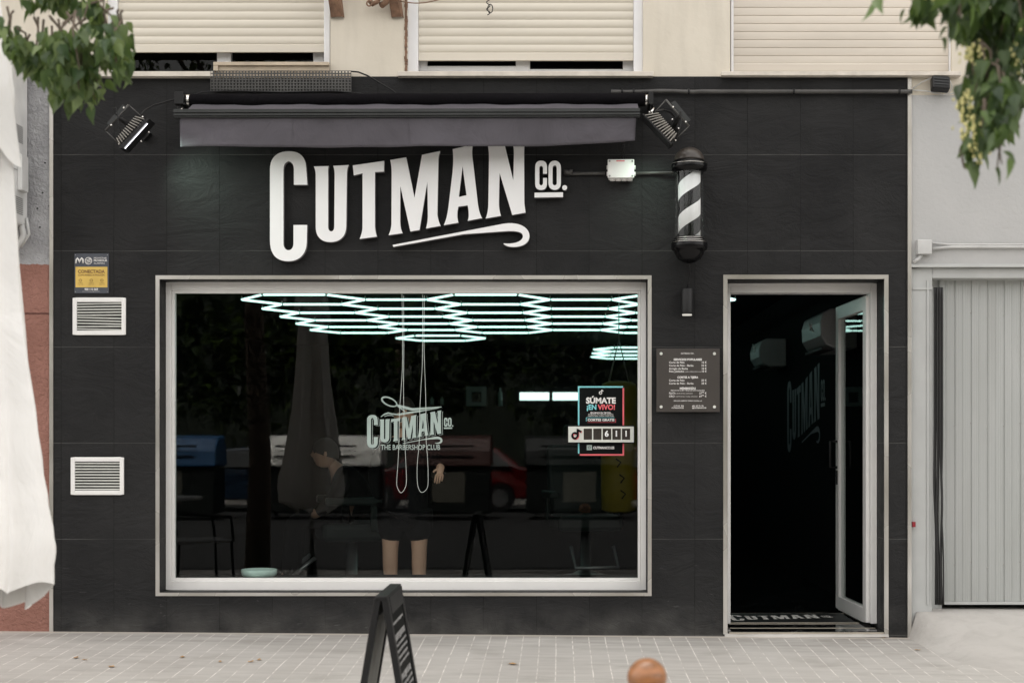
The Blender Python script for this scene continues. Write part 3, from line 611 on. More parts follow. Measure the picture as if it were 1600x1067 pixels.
# ================================================================ floodlights
def flood(loc, lab, arr, off, sc, front, block, ub, plate, armp, box, lit, fins, inv):
    T = lambda x, y, Y: PV(off[0]+x/sc, off[1]+y/sc, Y)
    t = thing('floodlight', loc, lab, 'floodlight', 'floodlights aimed at the shop sign')
    y0, y1 = -.40, -.26
    q = MB(); q.prism([P(off[0]+x/sc, off[1]+y/sc, -.33) for x, y in front], y0, y1); h = build('housing', q, 'black', t, bevel=.002)
    q = MB()
    (ax_, ay_), (bx, by), (cx_, cy_), (dx_, dy_) = block        # front start, front end, back end, back start
    fins = 12
    for k in range(fins):
        u = (k+.5)/fins; fx, fy = ax_+(bx-ax_)*u, ay_+(by-ay_)*u; gx, gy = dx_+(cx_-dx_)*u, dy_+(cy_-dy_)*u
        ux, uy = (bx-ax_)/fins*.13, (by-ay_)/fins*.13
        q.prism([P(off[0]+x/sc, off[1]+y/sc, -.33) for x, y in ((fx-ux, fy-uy), (fx+ux, fy+uy), (gx+ux, gy+uy), (gx-ux, gy-uy))], y0+.012, y1-.012)
    q.cur = 1; q.prism([P(off[0]+x/sc, off[1]+y/sc, -.33) for x, y in ((ax_, ay_), (bx, by), ((bx+cx_)/2, (by+cy_)/2), ((ax_+dx_)/2, (ay_+dy_)/2))], y0+.03, y1-.03)
    build('cooling_fins', q, ['fin', 'dark'], t)
    q = MB(); q.tube([T(*ub[0], -.345), T(*ub[1], -.345)], .0036, 6); q.tube([T(*ub[1], -.345), T(*ub[2], -.345)], .0075, 6); q.tube([T(*ub[2], -.345), T(*ub[3], -.345)], .0036, 6)
    q.mx = None
    build('bracket', q, 'pipe', t)
    q = MB(); q.prism([P(off[0]+x/sc, off[1]+y/sc, -.35) for x, y in plate], -.352, -.347); build('slotted_plate', q, 'awnbar', t)
    q = MB(); q.tube([T(*armp[0], -.35), T(*armp[1], -.2), T(*armp[2], -.02)], .014, 8); q.prism([P(off[0]+x/sc, off[1]+y/sc, -.01) for x, y in box], -.045, 0); build('wall_arm', q, 'black', t)
    for (x, y, Y) in inv: q = MB(); q.ball(T(x, y, Y), .007, seg=8); build('bolt', q, 'chrome', t)
    if lit:
        q = MB(); A0, A1, B1, B0 = lit
        q.poly([T(*A0, y0+.002), T(*A1, y0+.002), T(*B1, y1-.002), T(*B0, y1-.002)]); build('lamp_glass', q, 'lamp', t)
    return t, T
t, T = flood(PV(205, 200), 'black floodlight with its lit strip showing, left of the awning', 0, (150, 150), 10.0,
      [(400, 840), (840, 385), (885, 400), (480, 850), (420, 855)], [(400, 800), (800, 375), (660, 335), (350, 700)],
      [(355, 745), (150, 545), (510, 143), (725, 335)], [(170, 430), (420, 135), (470, 170), (215, 465)], [(330, 330), (560, 480), (760, 620)], [(690, 640), (780, 550), (875, 600), (770, 710)],
      [(447, 826), (800, 436), (845, 440), (500, 826)], 17, [(435, 190, -.36), (240, 460, -.36), (730, 333, -.36), (362, 752, -.36), (828, 570, -.05), (708, 710, -.05)])
q = MB(); q.tube([T(700, 300, -.3), T(760, 230, -.25), T(900, 150, -.15), T(1100, 90, -.1), T(1260, 50, -.12)], .005); q.tube([T(330, 300, -.37), T(270, 270, -.38), T(265, 200, -.38), T(310, 180, -.38), T(325, 230, -.38), T(340, 340, -.38), T(360, 500, -.38), T(430, 600, -.36)], .003); build('power_cable', q, 'black', t)
t, T = flood(PV(1045, 195), 'black floodlight seen from its finned back, right of the awning', 0, (990, 130), 9.7,
      [(120, 512), (140, 495), (560, 935), (600, 940), (545, 965)], [(150, 500), (550, 930), (650, 800), (360, 470)],
      [(330, 435), (490, 255), (838, 655), (640, 850)], [(570, 300), (630, 270), (865, 560), (800, 600)], [(700, 470), (610, 670), (560, 620)], [(480, 620), (580, 540), (700, 680), (600, 720)],
      None, 17, [(600, 365, -.36), (790, 590, -.36), (240, 445, -.2), (280, 455, -.2), (585, 555, -.06), (680, 690, -.06), (635, 868, -.36)])
q = MB(); q.tube([T(330, 435, -.3), T(450, 410, -.2), T(560, 440, -.15), T(630, 520, -.1), T(650, 640, -.1)], .007); q.tube([T(715, 430, -.36), T(725, 560, -.38), T(690, 740, -.38), T(640, 860, -.37)], .003); build('power_cable', q, 'black', t)
for (px, py, tx, ty, pw) in ((238, 226, 375, 335, .24), (1022, 222, 1010, 340, .12)):
    ld = bpy.data.lights.new('flood_beam', 'AREA'); ld.shape = 'RECTANGLE'; ld.size = .2; ld.size_y = .12; ld.energy = pw; ld.color = (.75, 1, .83); ld.spread = R(95)
    lo = bpy.data.objects.new('flood_beam', ld); COL.objects.link(lo); p0 = PV(px, py, -.28); lo.location = p0; lo.rotation_euler = (PV(tx, ty, 0)-p0).to_track_quat('-Z', 'Y').to_euler()

# ================================================================ junction box and conduits
jb = thing('junction_box', PV(970, 282), 'white junction box with corner screws below the right end of awning', 'junction box')
q = MB(); q.pbox(951, 989.5, 250, 279, -.075, 0, -.07); build('box_body', q, 'white', jb, bevel=.006)
q = MB(); q.pbox(949.5, 991, 249, 278, -.09, -.075, -.09); lid_ = build('lid', q, 'white', jb, bevel=.004)
for k in range(4): q = MB(); q.tube([PV(957+9*k, 279, -.045), PV(957+9*k, 283, -.045)], .017, 10); build('cable_gland', q, 'white', jb)
for yy in (262, 272):
    for a in (948, 990): q = MB(); q.tube([PV(a, yy, -.04), PV(a+3, yy, -.04)], .013, 10); build('cable_gland', q, 'white', jb)
for a in (952.5, 988):
    for b in (252, 275): q = MB(); q.tube([PV(a, b, -.096), PV(a, b, -.088)], .006, 8); build('screw', q, 'iron', jb)
q = MB(); q.pbox(963, 976, 251, 252.6, -.0912, -.0905, -.09); build('red_label', q, 'redp', jb)
q = MB(); q.tube([PV(882, 272, -.02), PV(915, 271.5, -.02), PV(945, 271, -.03)], .0105, 10); q.tube([PV(881, 269, -.02), PV(893, 270, -.025)], .014, 8); q.tube([PV(890, 268, -.03), PV(895, 268, -.03)], .012, 8)
build('conduit_pipe', q, 'pipe', label='short dark conduit between the CO. lettering and white junction box', category='pipe')
q = MB(); q.tube([PV(993, 271, -.03), PV(1020, 270.5, -.02), PV(1052, 270.5, -.04)], .010, 10); build('conduit_pipe', q, 'pipe', label='short dark conduit from white junction box to the barber pole', category='pipe')
q = MB()
for d_ in (0, 2.5, 4): q.tube([PV(973+d_*.6, 226, -.1), PV(972+d_*.5, 236, -.08), PV(969+d_*2, 249, -.06)], .003, 6)
build('thin_cables', q, 'black', label='thin cables dropping from the awning into white junction box', category='cable')

# ================================================================ barber pole
BPX, _ = P(1077, 0, -.17); BPY = -.17; sc = F/(D+BPY)
Z = lambda py: CZ-(py-HY)/sc
bp = thing('barber_pole', (BPX, BPY, Z(412)), 'black and white striped barber pole in a glass cylinder beside the door', 'barber pole')
rr = lambda p: p/sc
q = MB(); q.lathe([(rr(26), Z(262)), (rr(27.5), Z(268)), (rr(27.8), Z(273)), (rr(23), Z(262)+.0), (rr(22), Z(266))][0:0] or [(rr(22), Z(272)), (rr(23), Z(268)), (rr(27), Z(267)), (rr(28.3), Z(262)), (rr(28), Z(257)), (rr(26), Z(253)), (rr(22), Z(251))], BPX, BPY, 48); build('top_collar', q, 'gblack', bp)
q = MB(); q.lathe([(rr(23.5)*math.cos(a*PI/28), Z(251.5)+rr(21)*math.sin(a*PI/28)) for a in range(14)], BPX, BPY, 40); build('dome', q, mat('smoked_dome', (.05, .042, .036), .3), bp)
q = MB(); q.lathe([(rr(22.5), Z(374)), (rr(22.5), Z(270))], BPX, BPY, 48); q.f = q.f[:-2]; q.sm = q.sm[:-2]; q.mi = q.mi[:-2]; build('glass_cylinder', q, 'clear', bp)
q = MB(); q.lathe([(rr(17.5), Z(374)), (rr(17.5), Z(271))], BPX, BPY, 48); build('striped_core', q, barber_stripe(BPX, BPY), bp)
q = MB(); q.lathe([(rr(23), Z(371)), (rr(25.5), Z(375)), (rr(28.5), Z(380)), (rr(28.5), Z(388)), (rr(27), Z(391)), (rr(24), Z(392)), (rr(23), Z(396)), (rr(18), Z(405)), (rr(9), Z(410)), (rr(3), Z(411.5))][::-1], BPX, BPY, 48); build('bottom_cup', q, 'gblack', bp)
for zz, r0 in ((373, 24.5), (376.5, 26.5), (379.5, 28.6), (257, 28.4)): q = MB(); q.tube([(BPX+rr(r0)*math.cos(2*PI*k/40), BPY+rr(r0)*math.sin(2*PI*k/40), Z(zz)) for k in range(41)], .0018, 6, False); build('chrome_ring', q, 'chrome', bp)
q = MB(); q.pbox(1066, 1088, 262, 272, BPY, 0, BPY); build('wall_mount', q, 'gblack', bp)
q = MB(); q.pbox(1066, 1088, 380, 392, BPY, 0, BPY); build('wall_mount', q, 'gblack', bp)
q = MB(); q.tube([(BPX, BPY+.02, Z(410)), PV(1078, 425, -.08), PV(1075.5, 440, -.05), PV(1073.5, 452, -.05)], .004); build('power_cable', q, 'black', bp)
# downlight
sl = thing('wall_spotlight', PV(1073.5, 492), 'small black cylinder spotlight on the wall below the barber pole', 'spotlight')
DX = P(1073.5, 0, -.06)[0]; s2 = F/(D-.06); z2 = lambda py: CZ-(py-HY)/s2
q = MB(); q.lathe([(9.3/s2, z2(491)), (9.5/s2, z2(489)), (9.5/s2, z2(452)), (9/s2, z2(451))], DX, -.06, 32); build('housing', q, 'black', sl)
q = MB(); q.lathe([(7.6/s2, z2(493.0)), (7.6/s2, z2(491.01))], DX, -.06, 28); build('lens', q, 'warm', sl)
q = MB(); q.box(DX-.02, DX+.02, -.03, 0, z2(478), z2(462)); build('mount', q, 'black', sl)

# ================================================================ alarm sign, vents
al = thing('alarm_sign', PV(142, 459), 'small blue and yellow alarm company plate at the upper left of black wall', 'sign')
q = MB(); q.pbox(116.2, 170, 396.3, 458.3, -.007, 0); build('plate', q, 'navy', al, bevel=.001)
q = MB(); q.pbox(118, 167.7, 417, 449, -.0085, -.0072); build('yellow_panel', q, 'yellow', al)
q = MB(); Y = -.0092
k5 = 7.117
def al_(x, y): return 100+x/k5, 385+y/k5
wr(al, 'txt', 'MOVISTAR', *al_(330, 140), 2.6, Y, wpx=20); wr(al, 'txt', 'PROSEGUR', *al_(330, 168), 2.8, Y, wpx=21, bold=.02); wr(al, 'txt', 'ALARMAS', *al_(330, 196), 2.2, Y, wpx=17)
wr(al, 'txt', '900 112 069', *al_(228, 488), 3.2, Y, wpx=21, bold=.03); wr(al, 'txt', 'www.movistarproseguralarmas.es', *al_(205, 504), 1.1, Y, wpx=27)
mp = [al_(*p) for p in ((132, 190), (136, 150), (150, 132), (163, 150), (172, 178), (183, 150), (198, 130), (210, 145), (212, 188))]
q.tube([PV(a, b, Y) for a, b in mp], .0052, 6)
c = al_(272, 162); q.tube([PV(c[0]+5.2*math.cos(t*PI/12), c[1]+5.2*math.sin(t*PI/12), Y) for t in range(25)], .0022, 5)
for d_ in (-2.2, 0, 2.2): q.tube([PV(c[0]-3.6, c[1]+d_+1.2, Y), PV(c[0]+3.6, c[1]+d_-1.2, Y)], .0022, 5)
build('white_print', q, 'txt', al)
q = MB(); Y = -.0095
wr(al, 'brownt', 'CONECTADA', *al_(303, 297), 4.9, Y, 'CENTER', .03, wpx=42); wr(al, 'brownt', 'CON AVISO A POLICÍA', *al_(303, 328), 2.6, Y, 'CENTER', .02, wpx=42)
for cxx in (182, 303, 422):
    c = al_(cxx, 378); q.tube([PV(c[0]+2.2*math.cos(t*PI/6), c[1]+1.8*math.sin(t*PI/6), Y) for t in range(13)], .0012, 5)
    wr(al, 'brownt', 'ALARMA', *al_(cxx, 412), 1.3, Y, 'CENTER', wpx=8); wr(al, 'brownt', 'CONECTADA', *al_(cxx, 428), 1.2, Y, 'CENTER', wpx=9)
build('brown_print', q, 'brownt', al)
for a, b in ((118, 398.5), (168, 398.5), (118, 456), (168, 456)): q = MB(); q.ball(PV(a, b, -.008), .003, seg=8); build('screw', q, 'iron', al)
def vent(x0, x1, y0, y1, lab, tilt):
    t = thing('air_vent', PV((x0+x1)/2, y1), lab, 'air vent', 'white louvred air vents'); q = MB()
    a0, zt = P(x0, y0, -.01); a1, zb = P(x1, y1, -.01); f_ = .026
    ring(q, a0, a1, zb, zt, a0+f_, a1-f_, zb+f_, zt-f_, -.014, 0); build('vent_frame', q, 'white', t, bevel=.003)
    q = MB(); q.box(a0+f_-.002, a1-f_+.002, -.0035, -.002, zb+f_-.002, zt-f_+.002); build('vent_shade_panel', q, 'dark', t)  # near-black sheet stands for the shade behind the slats
    n = 10
    for k in range(n):
        q = MB(); zc = zb+f_+(zt-zb-2*f_)*(k+.5)/n; sag = rnd(-.002, .002)*tilt; a = a0+f_; b = a1-f_; h_ = .0036
        q.poly(((a, -.012, zc-h_+sag), (b, -.012, zc-h_-sag), (b, -.004, zc+h_*.8-sag), (a, -.004, zc+h_*.8+sag))); 
        q.poly(((a, -.012, zc-h_+sag), (b, -.012, zc-h_-sag), (b, -.0095, zc-h_-.002-sag), (a, -.0095, zc-h_-.002+sag)))
        build('slat', q, 'greyw', t)
vent(113.5, 196.5, 465.5, 523, 'upper white louvred vent with bent slats, just under the alarm plate', 1.6)
vent(110.5, 193.5, 714.5, 772.5, 'lower white louvred vent with straight slats, nearer the pavement', .2)

# ================================================================ menu plaque
pl = thing('price_plaque', PV(1075.5, 644), 'brown square price list plaque on four studs between window and door', 'sign')
q = MB(); q.pbox(1025.7, 1124.5, 544.5, 643.5, -.035, -.029, -.035); build('panel', q, 'plaque', pl, bevel=.0015)
for a in (1033, 1116.3):
    for b in (552.5, 635.5): q = MB(); q.tube([PV(a, b, -.040), PV(a, b, -.0352)], .0095, 16); build('stud', q, 'greyw', pl)
    for b in (552.5, 635.5): q = MB(); q.tube([PV(a, b, -.029), PV(a, b, -.001)], .007, 12); build('spacer', q, 'greyw', pl)
q = MB(); Y = -.0356; m8 = 8.2077
def mm(x, y): return 1010+x/m8, 530+y/m8
wr(pl, 'txt', 'CUTMAN CO.', *mm(527, 190), 2.1, Y, 'CENTER', .03, wpx=20.5, sp=1.3)
wr(pl, 'txt', 'SERVICIOS POPULARES', *mm(530, 272), 3.1, Y, 'CENTER', .035, wpx=44); wr(pl, 'txt', 'CORTES A TIJERA', *mm(530, 500), 3.1, Y, 'CENTER', .035, wpx=32.5); wr(pl, 'txt', 'MEMBRESÍAS', *mm(530, 641), 3.0, Y, 'CENTER', .035, wpx=25)
for yb, s_, wpx_, pr in ((308, 'Corte de Pelo', 24, '15 €'), (348, 'Corte de Pelo - Barba', 38, '23 €'), (388, 'Arreglo de Barba', 29.5, '10 €'), (423, 'Pelo Jubilados', 23.5, '10 €'), (538, 'Corte de Pelo', 24, '20 €'), (577, 'Corte de Pelo - Barba', 38, '28 €'), (703, 'PLATA', 10, '27⁹⁹ €'), (742, 'ORO', 8.5, '69⁹⁹ €')):
    wr(pl, 'txt', s_, *mm(290, yb), 2.9, Y, bold=.012, wpx=wpx_); wr(pl, 'txt', pr, *mm(772, yb), 2.9, Y, 'RIGHT', .012)
wr(pl, 'txt', 'LUNES A MIÉRCOLES 10-13H', *mm(492, 421), 1.3, Y, wpx=25); wr(pl, 'txt', 'PASE UNA VEZ AL MES Y TENGA LAS VISITAS QUE QUIERA', *mm(530, 662), 1.5, Y, 'CENTER', .02, wpx=53)
wr(pl, 'txt', 'CORTES DE PELO ILIMITADOS', *mm(378, 700), 1.3, Y, wpx=26); wr(pl, 'txt', 'CORTES DE PELO Y BARBA ILIMITADOS', *mm(374, 739), 1.3, Y, wpx=34)
wr(pl, 'txt', 'SERVICIOS ABIERTOS TODOS LOS DÍAS, L-S', *mm(530, 794), 1.4, Y, 'CENTER', .02, wpx=44)
wr(pl, 'txt', 'CITAS EN', *mm(478, 862), 2.0, Y, 'RIGHT', .03, wpx=15.5, sp=1.3); wr(pl, 'txt', 'CUTMANCO.ES', *mm(478, 886), 1.8, Y, 'RIGHT', .03, wpx=19)
wr(pl, 'txt', '☎ 691 37 71 79'[2:], *mm(587, 862), 1.9, Y, bold=.03, wpx=17.5); wr(pl, 'txt', '@CUTMANCO.ES', *mm(587, 886), 1.8, Y, bold=.03, wpx=22)


# ================================================================ window decal, poster, counter, cords
dk = thing('window_decal', PV(640, 704, GY-.01), 'pale green scissors and CUTMAN CO. decal stuck on the display window', 'decal')
DYY = GY-.004
def dmap(dx=0, dy=0, Y=DYY):
    def f(a, b, c):
        sx = 400+a*.325; sy = 210-b*.325; x, z = P(573.5+(sx-421.8)*.2905+dx, 648+(sy-236.5)*.302+dy, Y); return (x, Y, z)
    return f
q = MB()
for k in LET: q.addmesh(LM[k], dmap())
build('logo_letters', q, 'decal', dk)
q = MB()
for k in 'CUTMAN':
    for d_ in (1.1, 1.45):
        q.addmesh(LM[k], dmap(d_*1.35, d_*.9, DYY+.0006))
build('letter_shadow', q, 'pblack', dk)
q = MB()
for k in 'CUTMAN': q.addmesh(LM[k], dmap(2.6, 1.7, DYY+.0012))
build('letter_outline', q, 'decal', dk)
def dc(x, y): return PV(550+x/5.93, 600+y/5.93, DYY)
q = MB(); pts = []
for t_ in range(25):
    a = t_*PI/12; u, v_ = 74*math.cos(a), 34*math.sin(a); c_, s_ = math.cos(.42), math.sin(.42); pts.append(dc(346+u*c_-v_*s_, 164+u*s_+v_*c_))
q.tube(pts, [.0042+.0022*(1+math.cos(i*PI/12-PI))/2 for i in range(25)], 6, False)
def flatp(pl_): q.poly([dc(*p) for p in pl_])
for a in ([(415, 185), (560, 222), (830, 208), (828, 216), (600, 243), (560, 246), (480, 228), (410, 205)], [(420, 274), (560, 252), (700, 236), (828, 214), (790, 226), (640, 256), (560, 268), (425, 292)]): flatp(a)
q.tube([dc(*p) for p in ((268, 303), (300, 280), (335, 268), (370, 276), (425, 283))], [.003, .005, .006, .005, .006], 6)
q.tube([dc(*p) for p in ((300, 300), (330, 290), (370, 290), (385, 298))], .003, 6); q.tube([dc(*p) for p in ((420, 200), (450, 225), (480, 245), (490, 262))], .004, 6)
wr(dk, 'decal', 'THE BARBERSHOP CLUB', 550+542/5.93, 600+607/5.93, 7.8, DYY, 'CENTER', .01, wpx=92.5)
build('scissors', q, 'decal', dk)

po = thing('window_poster', PV(939, 711, GY-.01), 'black poster with cyan and coral edges on right side of display window', 'poster')
YP = GY-.006; k7 = 7.113
def pc(x, y): return 870+x/k7, 580+y/k7
def prect(mb, x0, y0, x1, y1, Y, t=.001):
    a = pc(x0, y0); b = pc(x1, y1); mb.pbox(a[0], b[0], a[1], b[1], Y, Y+t, Y)
q = MB(); prect(q, 240, 175, 742, 930, YP, .002); build('poster_sheet', q, 'pblack', po)
q = MB(); prect(q, 235, 165, 735, 182, YP-.001); prect(q, 235, 182, 251, 912, YP-.001); prect(q, 325, 512, 640, 516, YP-.001); prect(q, 325, 516, 330, 555, YP-.001)
wr(po, 'cyan', '¡EN', *pc(330, 425), 7.6, YP-.001, bold=.035, wpx=15); build('cyan_print', q, 'cyan', po)
q = MB(); prect(q, 731, 186, 748, 936, YP-.0012); prect(q, 256, 918, 731, 936, YP-.0012); prect(q, 340, 565, 656, 568, YP-.0012); prect(q, 652, 528, 656, 565, YP-.0012)
wr(po, 'redp', 'VIVO!', *pc(458, 425), 7.6, YP-.001, bold=.035, wpx=27); build('coral_print', q, 'redp', po)
q = MB(); wr(po, 'txt', 'SÚMATE', *pc(490, 355), 8.6, YP-.001, 'CENTER', .04, wpx=46.5)
wr(po, 'txt', 'SÍGUENOS EN TIKTOK,', *pc(489, 468), 2.1, YP-.001, 'CENTER', .03, wpx=32.5); wr(po, 'txt', 'PUBLICA TU SELFIE AQUÍ Y', *pc(489, 485), 1.9, YP-.001, 'CENTER', wpx=39); wr(po, 'txt', 'PARTICIPA CADA MES POR', *pc(489, 503), 1.9, YP-.001, 'CENTER', wpx=40)
wr(po, 'txt', 'CORTES GRATIS', *pc(491, 552), 3.4, YP-.001, 'CENTER', .04, wpx=42); wr(po, 'txt', 'CUTMANCO.ES', *pc(404, 862), 3.7, YP-.001, bold=.04, wpx=33)
def note(mb, cx_, cy_, s_, Y):
    c = pc(cx_, cy_); mb.tube([PV(c[0]+s_*.5*math.cos(t_*PI/8), c[1]+s_*.5*math.sin(t_*PI/8), Y) for t_ in range(0, 15)], s_*.0009, 6)
    mb.tube([PV(c[0]+s_*.5, c[1]+.1*s_, Y), PV(c[0]+s_*.5, c[1]-s_*1.25, Y), PV(c[0]+s_*.7, c[1]-s_*.95, Y), PV(c[0]+s_*1.15, c[1]-s_*.7, Y)], s_*.0009, 6)
note(q, 486, 240, 3.9, YP-.002); build('white_print', q, 'txt', po)
q = MB(); prect(q, 333, 818, 391, 875, YP-.001); build('camera_icon', q, 'decal', po)
q = MB(); c = pc(362, 846); q.tube([PV(c[0]+1.8*math.cos(t_*PI/8), c[1]+1.8*math.sin(t_*PI/8), YP-.002) for t_ in range(17)], .0012, 5); build('camera_icon_lens', q, 'pblack', po)

ct = thing('follower_counter', PV(939.5, 694, GY-.03), 'pale flip counter reading 611 mounted across the window poster', 'counter')
YC = GY-.034
q = MB(); prect(q, 118, 600, 862, 800, YC+.006, .022); build('back_plate', q, 'pblack', ct, bevel=.002)
q = MB(); xs_ = [128, 298, 392, 405, 497, 510, 605, 617, 712, 724, 816, 856]; X_ = [P(pc(a, 0)[0], 0, YC)[0] for a in xs_]; Zz = [P(0, pc(0, b)[1], YC)[1] for b in (788, 760, 636, 613)]
holes = [(X_[1], X_[2]), (X_[3], X_[4]), (X_[5], X_[6]), (X_[7], X_[8]), (X_[9], X_[10])]
q.wall(X_, Zz, lambda x, z: Zz[1] < z < Zz[2] and any(a < x < b for a, b in holes), YC, YC+.006); build('counter_face', q, 'greyw', ct)
MT['flap'] = mat('mirror_grey_flap', (.14, .12, .11), .12, .8)
for a, b in ((298, 392), (405, 497), (510, 605), (617, 712), (724, 816)): q = MB(); prect(q, a, 636, b, 760, YC+.0045, .001); build('digit_flap', q, 'flap', ct)
for dg_, a in (('6', 532), ('1', 640), ('1', 748)): q = MB(); write(q, dg_, *pc(a, 722), 8.6, YC+.002, bold=.03); build('digit', q, 'signwhite', ct)
q = MB(); note(q, 202, 715, 8.5, YC-.001); build('note_symbol', q, 'pblack', ct)
q = MB(); note(q, 207, 719, 8.5, YC+.001); build('note_symbol_shade', q, 'redp', ct)

CYd = GY-.018
for nm, pa, lab in ((0, [(628, 452), (629, 560), (626.5, 610), (624.5, 640), (623.5, 680), (622, 720), (620, 748), (620.5, 760), (626, 769.5), (632, 764), (635, 752), (634, 720), (632.5, 690), (631, 640), (630.5, 600), (631, 540), (630.5, 452)], 'left loop of thin white bead chain hanging across the window logo'),
                        (1, [(660.5, 452), (660, 560), (658, 600), (656, 640), (655, 690), (652, 725), (652, 752), (655, 765), (660, 769), (667, 763), (669, 750), (668, 715), (666, 690), (665.5, 640), (664.5, 600), (662.5, 540), (663, 452)], 'right loop of thin white bead chain hanging across the window logo')):
    q = MB(); pts = []
    for i in range(len(pa)-1):
        for k in range(6):
            u = k/6; p0 = pa[max(i-1, 0)]; p1 = pa[i]; p2 = pa[i+1]; p3 = pa[min(i+2, len(pa)-1)]
            f = lambda j: .5*((2*p1[j])+(-p0[j]+p2[j])*u+(2*p0[j]-5*p1[j]+4*p2[j]-p3[j])*u*u+(-p0[j]+3*p1[j]-3*p2[j]+p3[j])*u**3)
            pts.append(PV(f(0), max(f(1), 458.6), CYd))
    q.tube(pts, .0015, 6); build('bead_chain', q, 'cord', label=lab, category='blind chain', group='bead chains in the window')
q = MB(); bx_, bz_ = P(404.5, 900.5, .35); q.lathe([(.10, bz_), (.112, bz_+.012), (.116, bz_+.046), (.112, bz_+.048), (.105, bz_+.03)], bx_, .36, 40)
build('round_tray', q, 'mint', label='pale mint round tin on the inner sill at lower left of window', category='tin')
q = MB(); q.box(wx0-.1, wx1+.1, .242, .52, bz_-.04, bz_-.001); build('inner_sill', q, 'room', shop)

# ================================================================ interior: hexagon lights
HZ = CZ+1.15; L = .5045; RS = .862; z00 = 12.13-D
hexl = thing('hexagon_light', (-.8, z00+2, HZ), 'glowing hexagon tube light grid hanging from the dark shop ceiling', 'ceiling light')
edges = set()
def hexadd(k, n):                                                    # hexagon of column k whose near side is row n (half rows for odd k)
    cx_ = (-2.044+.219)*1.15+1.5*L*k; y0 = z00+RS*(n+(.5 if k % 2 else 0)); y1 = y0+RS; ym = (y0+y1)/2
    v = [(cx_-L/2, y0), (cx_+L/2, y0), (cx_+L, ym), (cx_+L/2, y1), (cx_-L/2, y1), (cx_-L, ym)]
    v = [(round(a, 3), round(b, 3)) for a, b in v]
    for i in range(6): edges.add(tuple(sorted((v[i], v[(i+1) % 6]))))
for k in range(5):
    for n in range(5 if k % 2 == 0 else 4): hexadd(k, n)
def near(e, s):
    for a in s:
        if all(math.dist(a[i], e[i]) < .02 for i in (0, 1)): return True
    return False
ue = []
for e1 in sorted(edges):
    if not near(e1, ue): ue.append(e1)
def tubes(root, ues):
    for a, b in ues:
        A = Vector((*a, HZ)); B = Vector((*b, HZ)); d_ = (B-A).normalized(); q = MB(); q.tube([A+d_*.010, B-d_*.010], .0088, 8); build('light_tube', q, 'tube', root)
    nodes = []
    for e_ in ues:
        for p in e_:
            if not any(math.dist(p, n_) < .02 for n_ in nodes): nodes.append(p)
    q = MB()
    for p in nodes: q.ball((p[0], p[1], HZ+.004), .0115, seg=8); q.tube([(p[0], p[1], HZ), (p[0], p[1], HZ+.03)], .004, 6)
    build('connector', q, 'greyw', root)
tubes(hexl, ue)
edges = set(); hexadd(1, 5)
h2 = thing('hexagon_light', (-1.2, z00+5, HZ), 'single glowing hexagon light behind the main ceiling light grid', 'ceiling light'); tubes(h2, sorted(edges))
edges = set(); [hexadd(4, n) for n in (8, 9, 10)]; edges2 = []
for e1 in sorted(edges):
    if not near(e1, edges2): edges2.append(e1)
h3 = thing('hexagon_light', (.8, z00+8, HZ), 'farthest small cluster of hexagon lights low at right edge of the window', 'ceiling light'); tubes(h3, edges2)
# lit panels, picture, small things on the back wall
for a, b in ((812, 858), (863.5, 906)):
    q = MB(); q.pbox(a, b, 613, 625, ry1-.06, ry1-.01, ry1-.06); build('mirror_light', q, 'mir', label=('left' if a < 850 else 'right')+' one of two glowing bars on the far wall beside poster', category='mirror light', group='glowing bars on the back wall')  # emissive bars stand for the bright mirrors on the far wall
pf = thing('picture', PV(744, 634, ry1-.03), 'small pale square picture with a dark centre on the far wall', 'picture')
q = MB(); q.pbox(728.5, 760, 604, 634, ry1-.03, ry1-.002, ry1-.03); build('picture_mount', q, mat('lit_white_card', (.5, .55, .52), .5), pf); q = MB(); q.pbox(737, 752, 612, 628, ry1-.034, ry1-.031, ry1-.03); build('picture_print', q, 'pblack', pf)
for a, b, c_, d_, lab in ((672, 678, 620, 632, 'left small pale bottle on far shelf behind the logo'), (688, 693, 620, 632, 'right small pale bottle on far shelf behind the logo'), (778, 785, 606, 634, 'tall narrow pale bottle on far shelf beside the picture')):
    q = MB(); x_, zb = P((a+b)/2, d_, ry1-.15); w_ = (b-a)/2/(F/(D+ry1)); h_ = (d_-c_)/(F/(D+ry1)); q.lathe([(w_, zb), (w_, zb+h_*.7), (w_*.4, zb+h_*.85), (w_*.4, zb+h_)], x_, ry1-.15, 12); build('bottle', q, 'mint', label=lab, category='bottle', group='bottles at the back of the shop')
# air conditioners on the right interior wall
def acunit(y0, y1, zt, zb, lab):
    t = thing('wall_air_conditioner', (rx1, (y0+y1)/2, zb), lab, 'air conditioner', 'indoor air conditioners')
    q = MB(); prof = [(rx1-.002, zt), (rx1-.19, zt), (rx1-.245, zt-.03), (rx1-.265, zt-.10), (rx1-.26, zb+.09), (rx1-.225, zb+.03), (rx1-.16, zb), (rx1-.002, zb)]
    q.prism(prof, y0, y1); b_ = build('casing', q, 'acin', t, bevel=.012)
    q = MB(); q.box(rx1-.245, rx1-.15, y0+.05, y1-.05, zb-.006, zb+.012); build('air_outlet', q, 'dark', t)
    q = MB()
    for (a, b, c_, d_) in ((.35, .14, .5, .2), (.4, .2, .52, .16), (.5, .18, .62, .23)): q.tube([(rx1-.268, y0+a*(y1-y0), zb+b), (rx1-.268, y0+c_*(y1-y0), zb+d_)], .004, 6)
    build('badge', q, 'txt', t)
acunit(1.35, 2.2, 2.15, 1.865, 'nearer white air conditioner high on the right wall inside the door'); acunit(4.75, 5.4, 2.16, 1.90, 'farther dim air conditioner deeper inside the doorway')
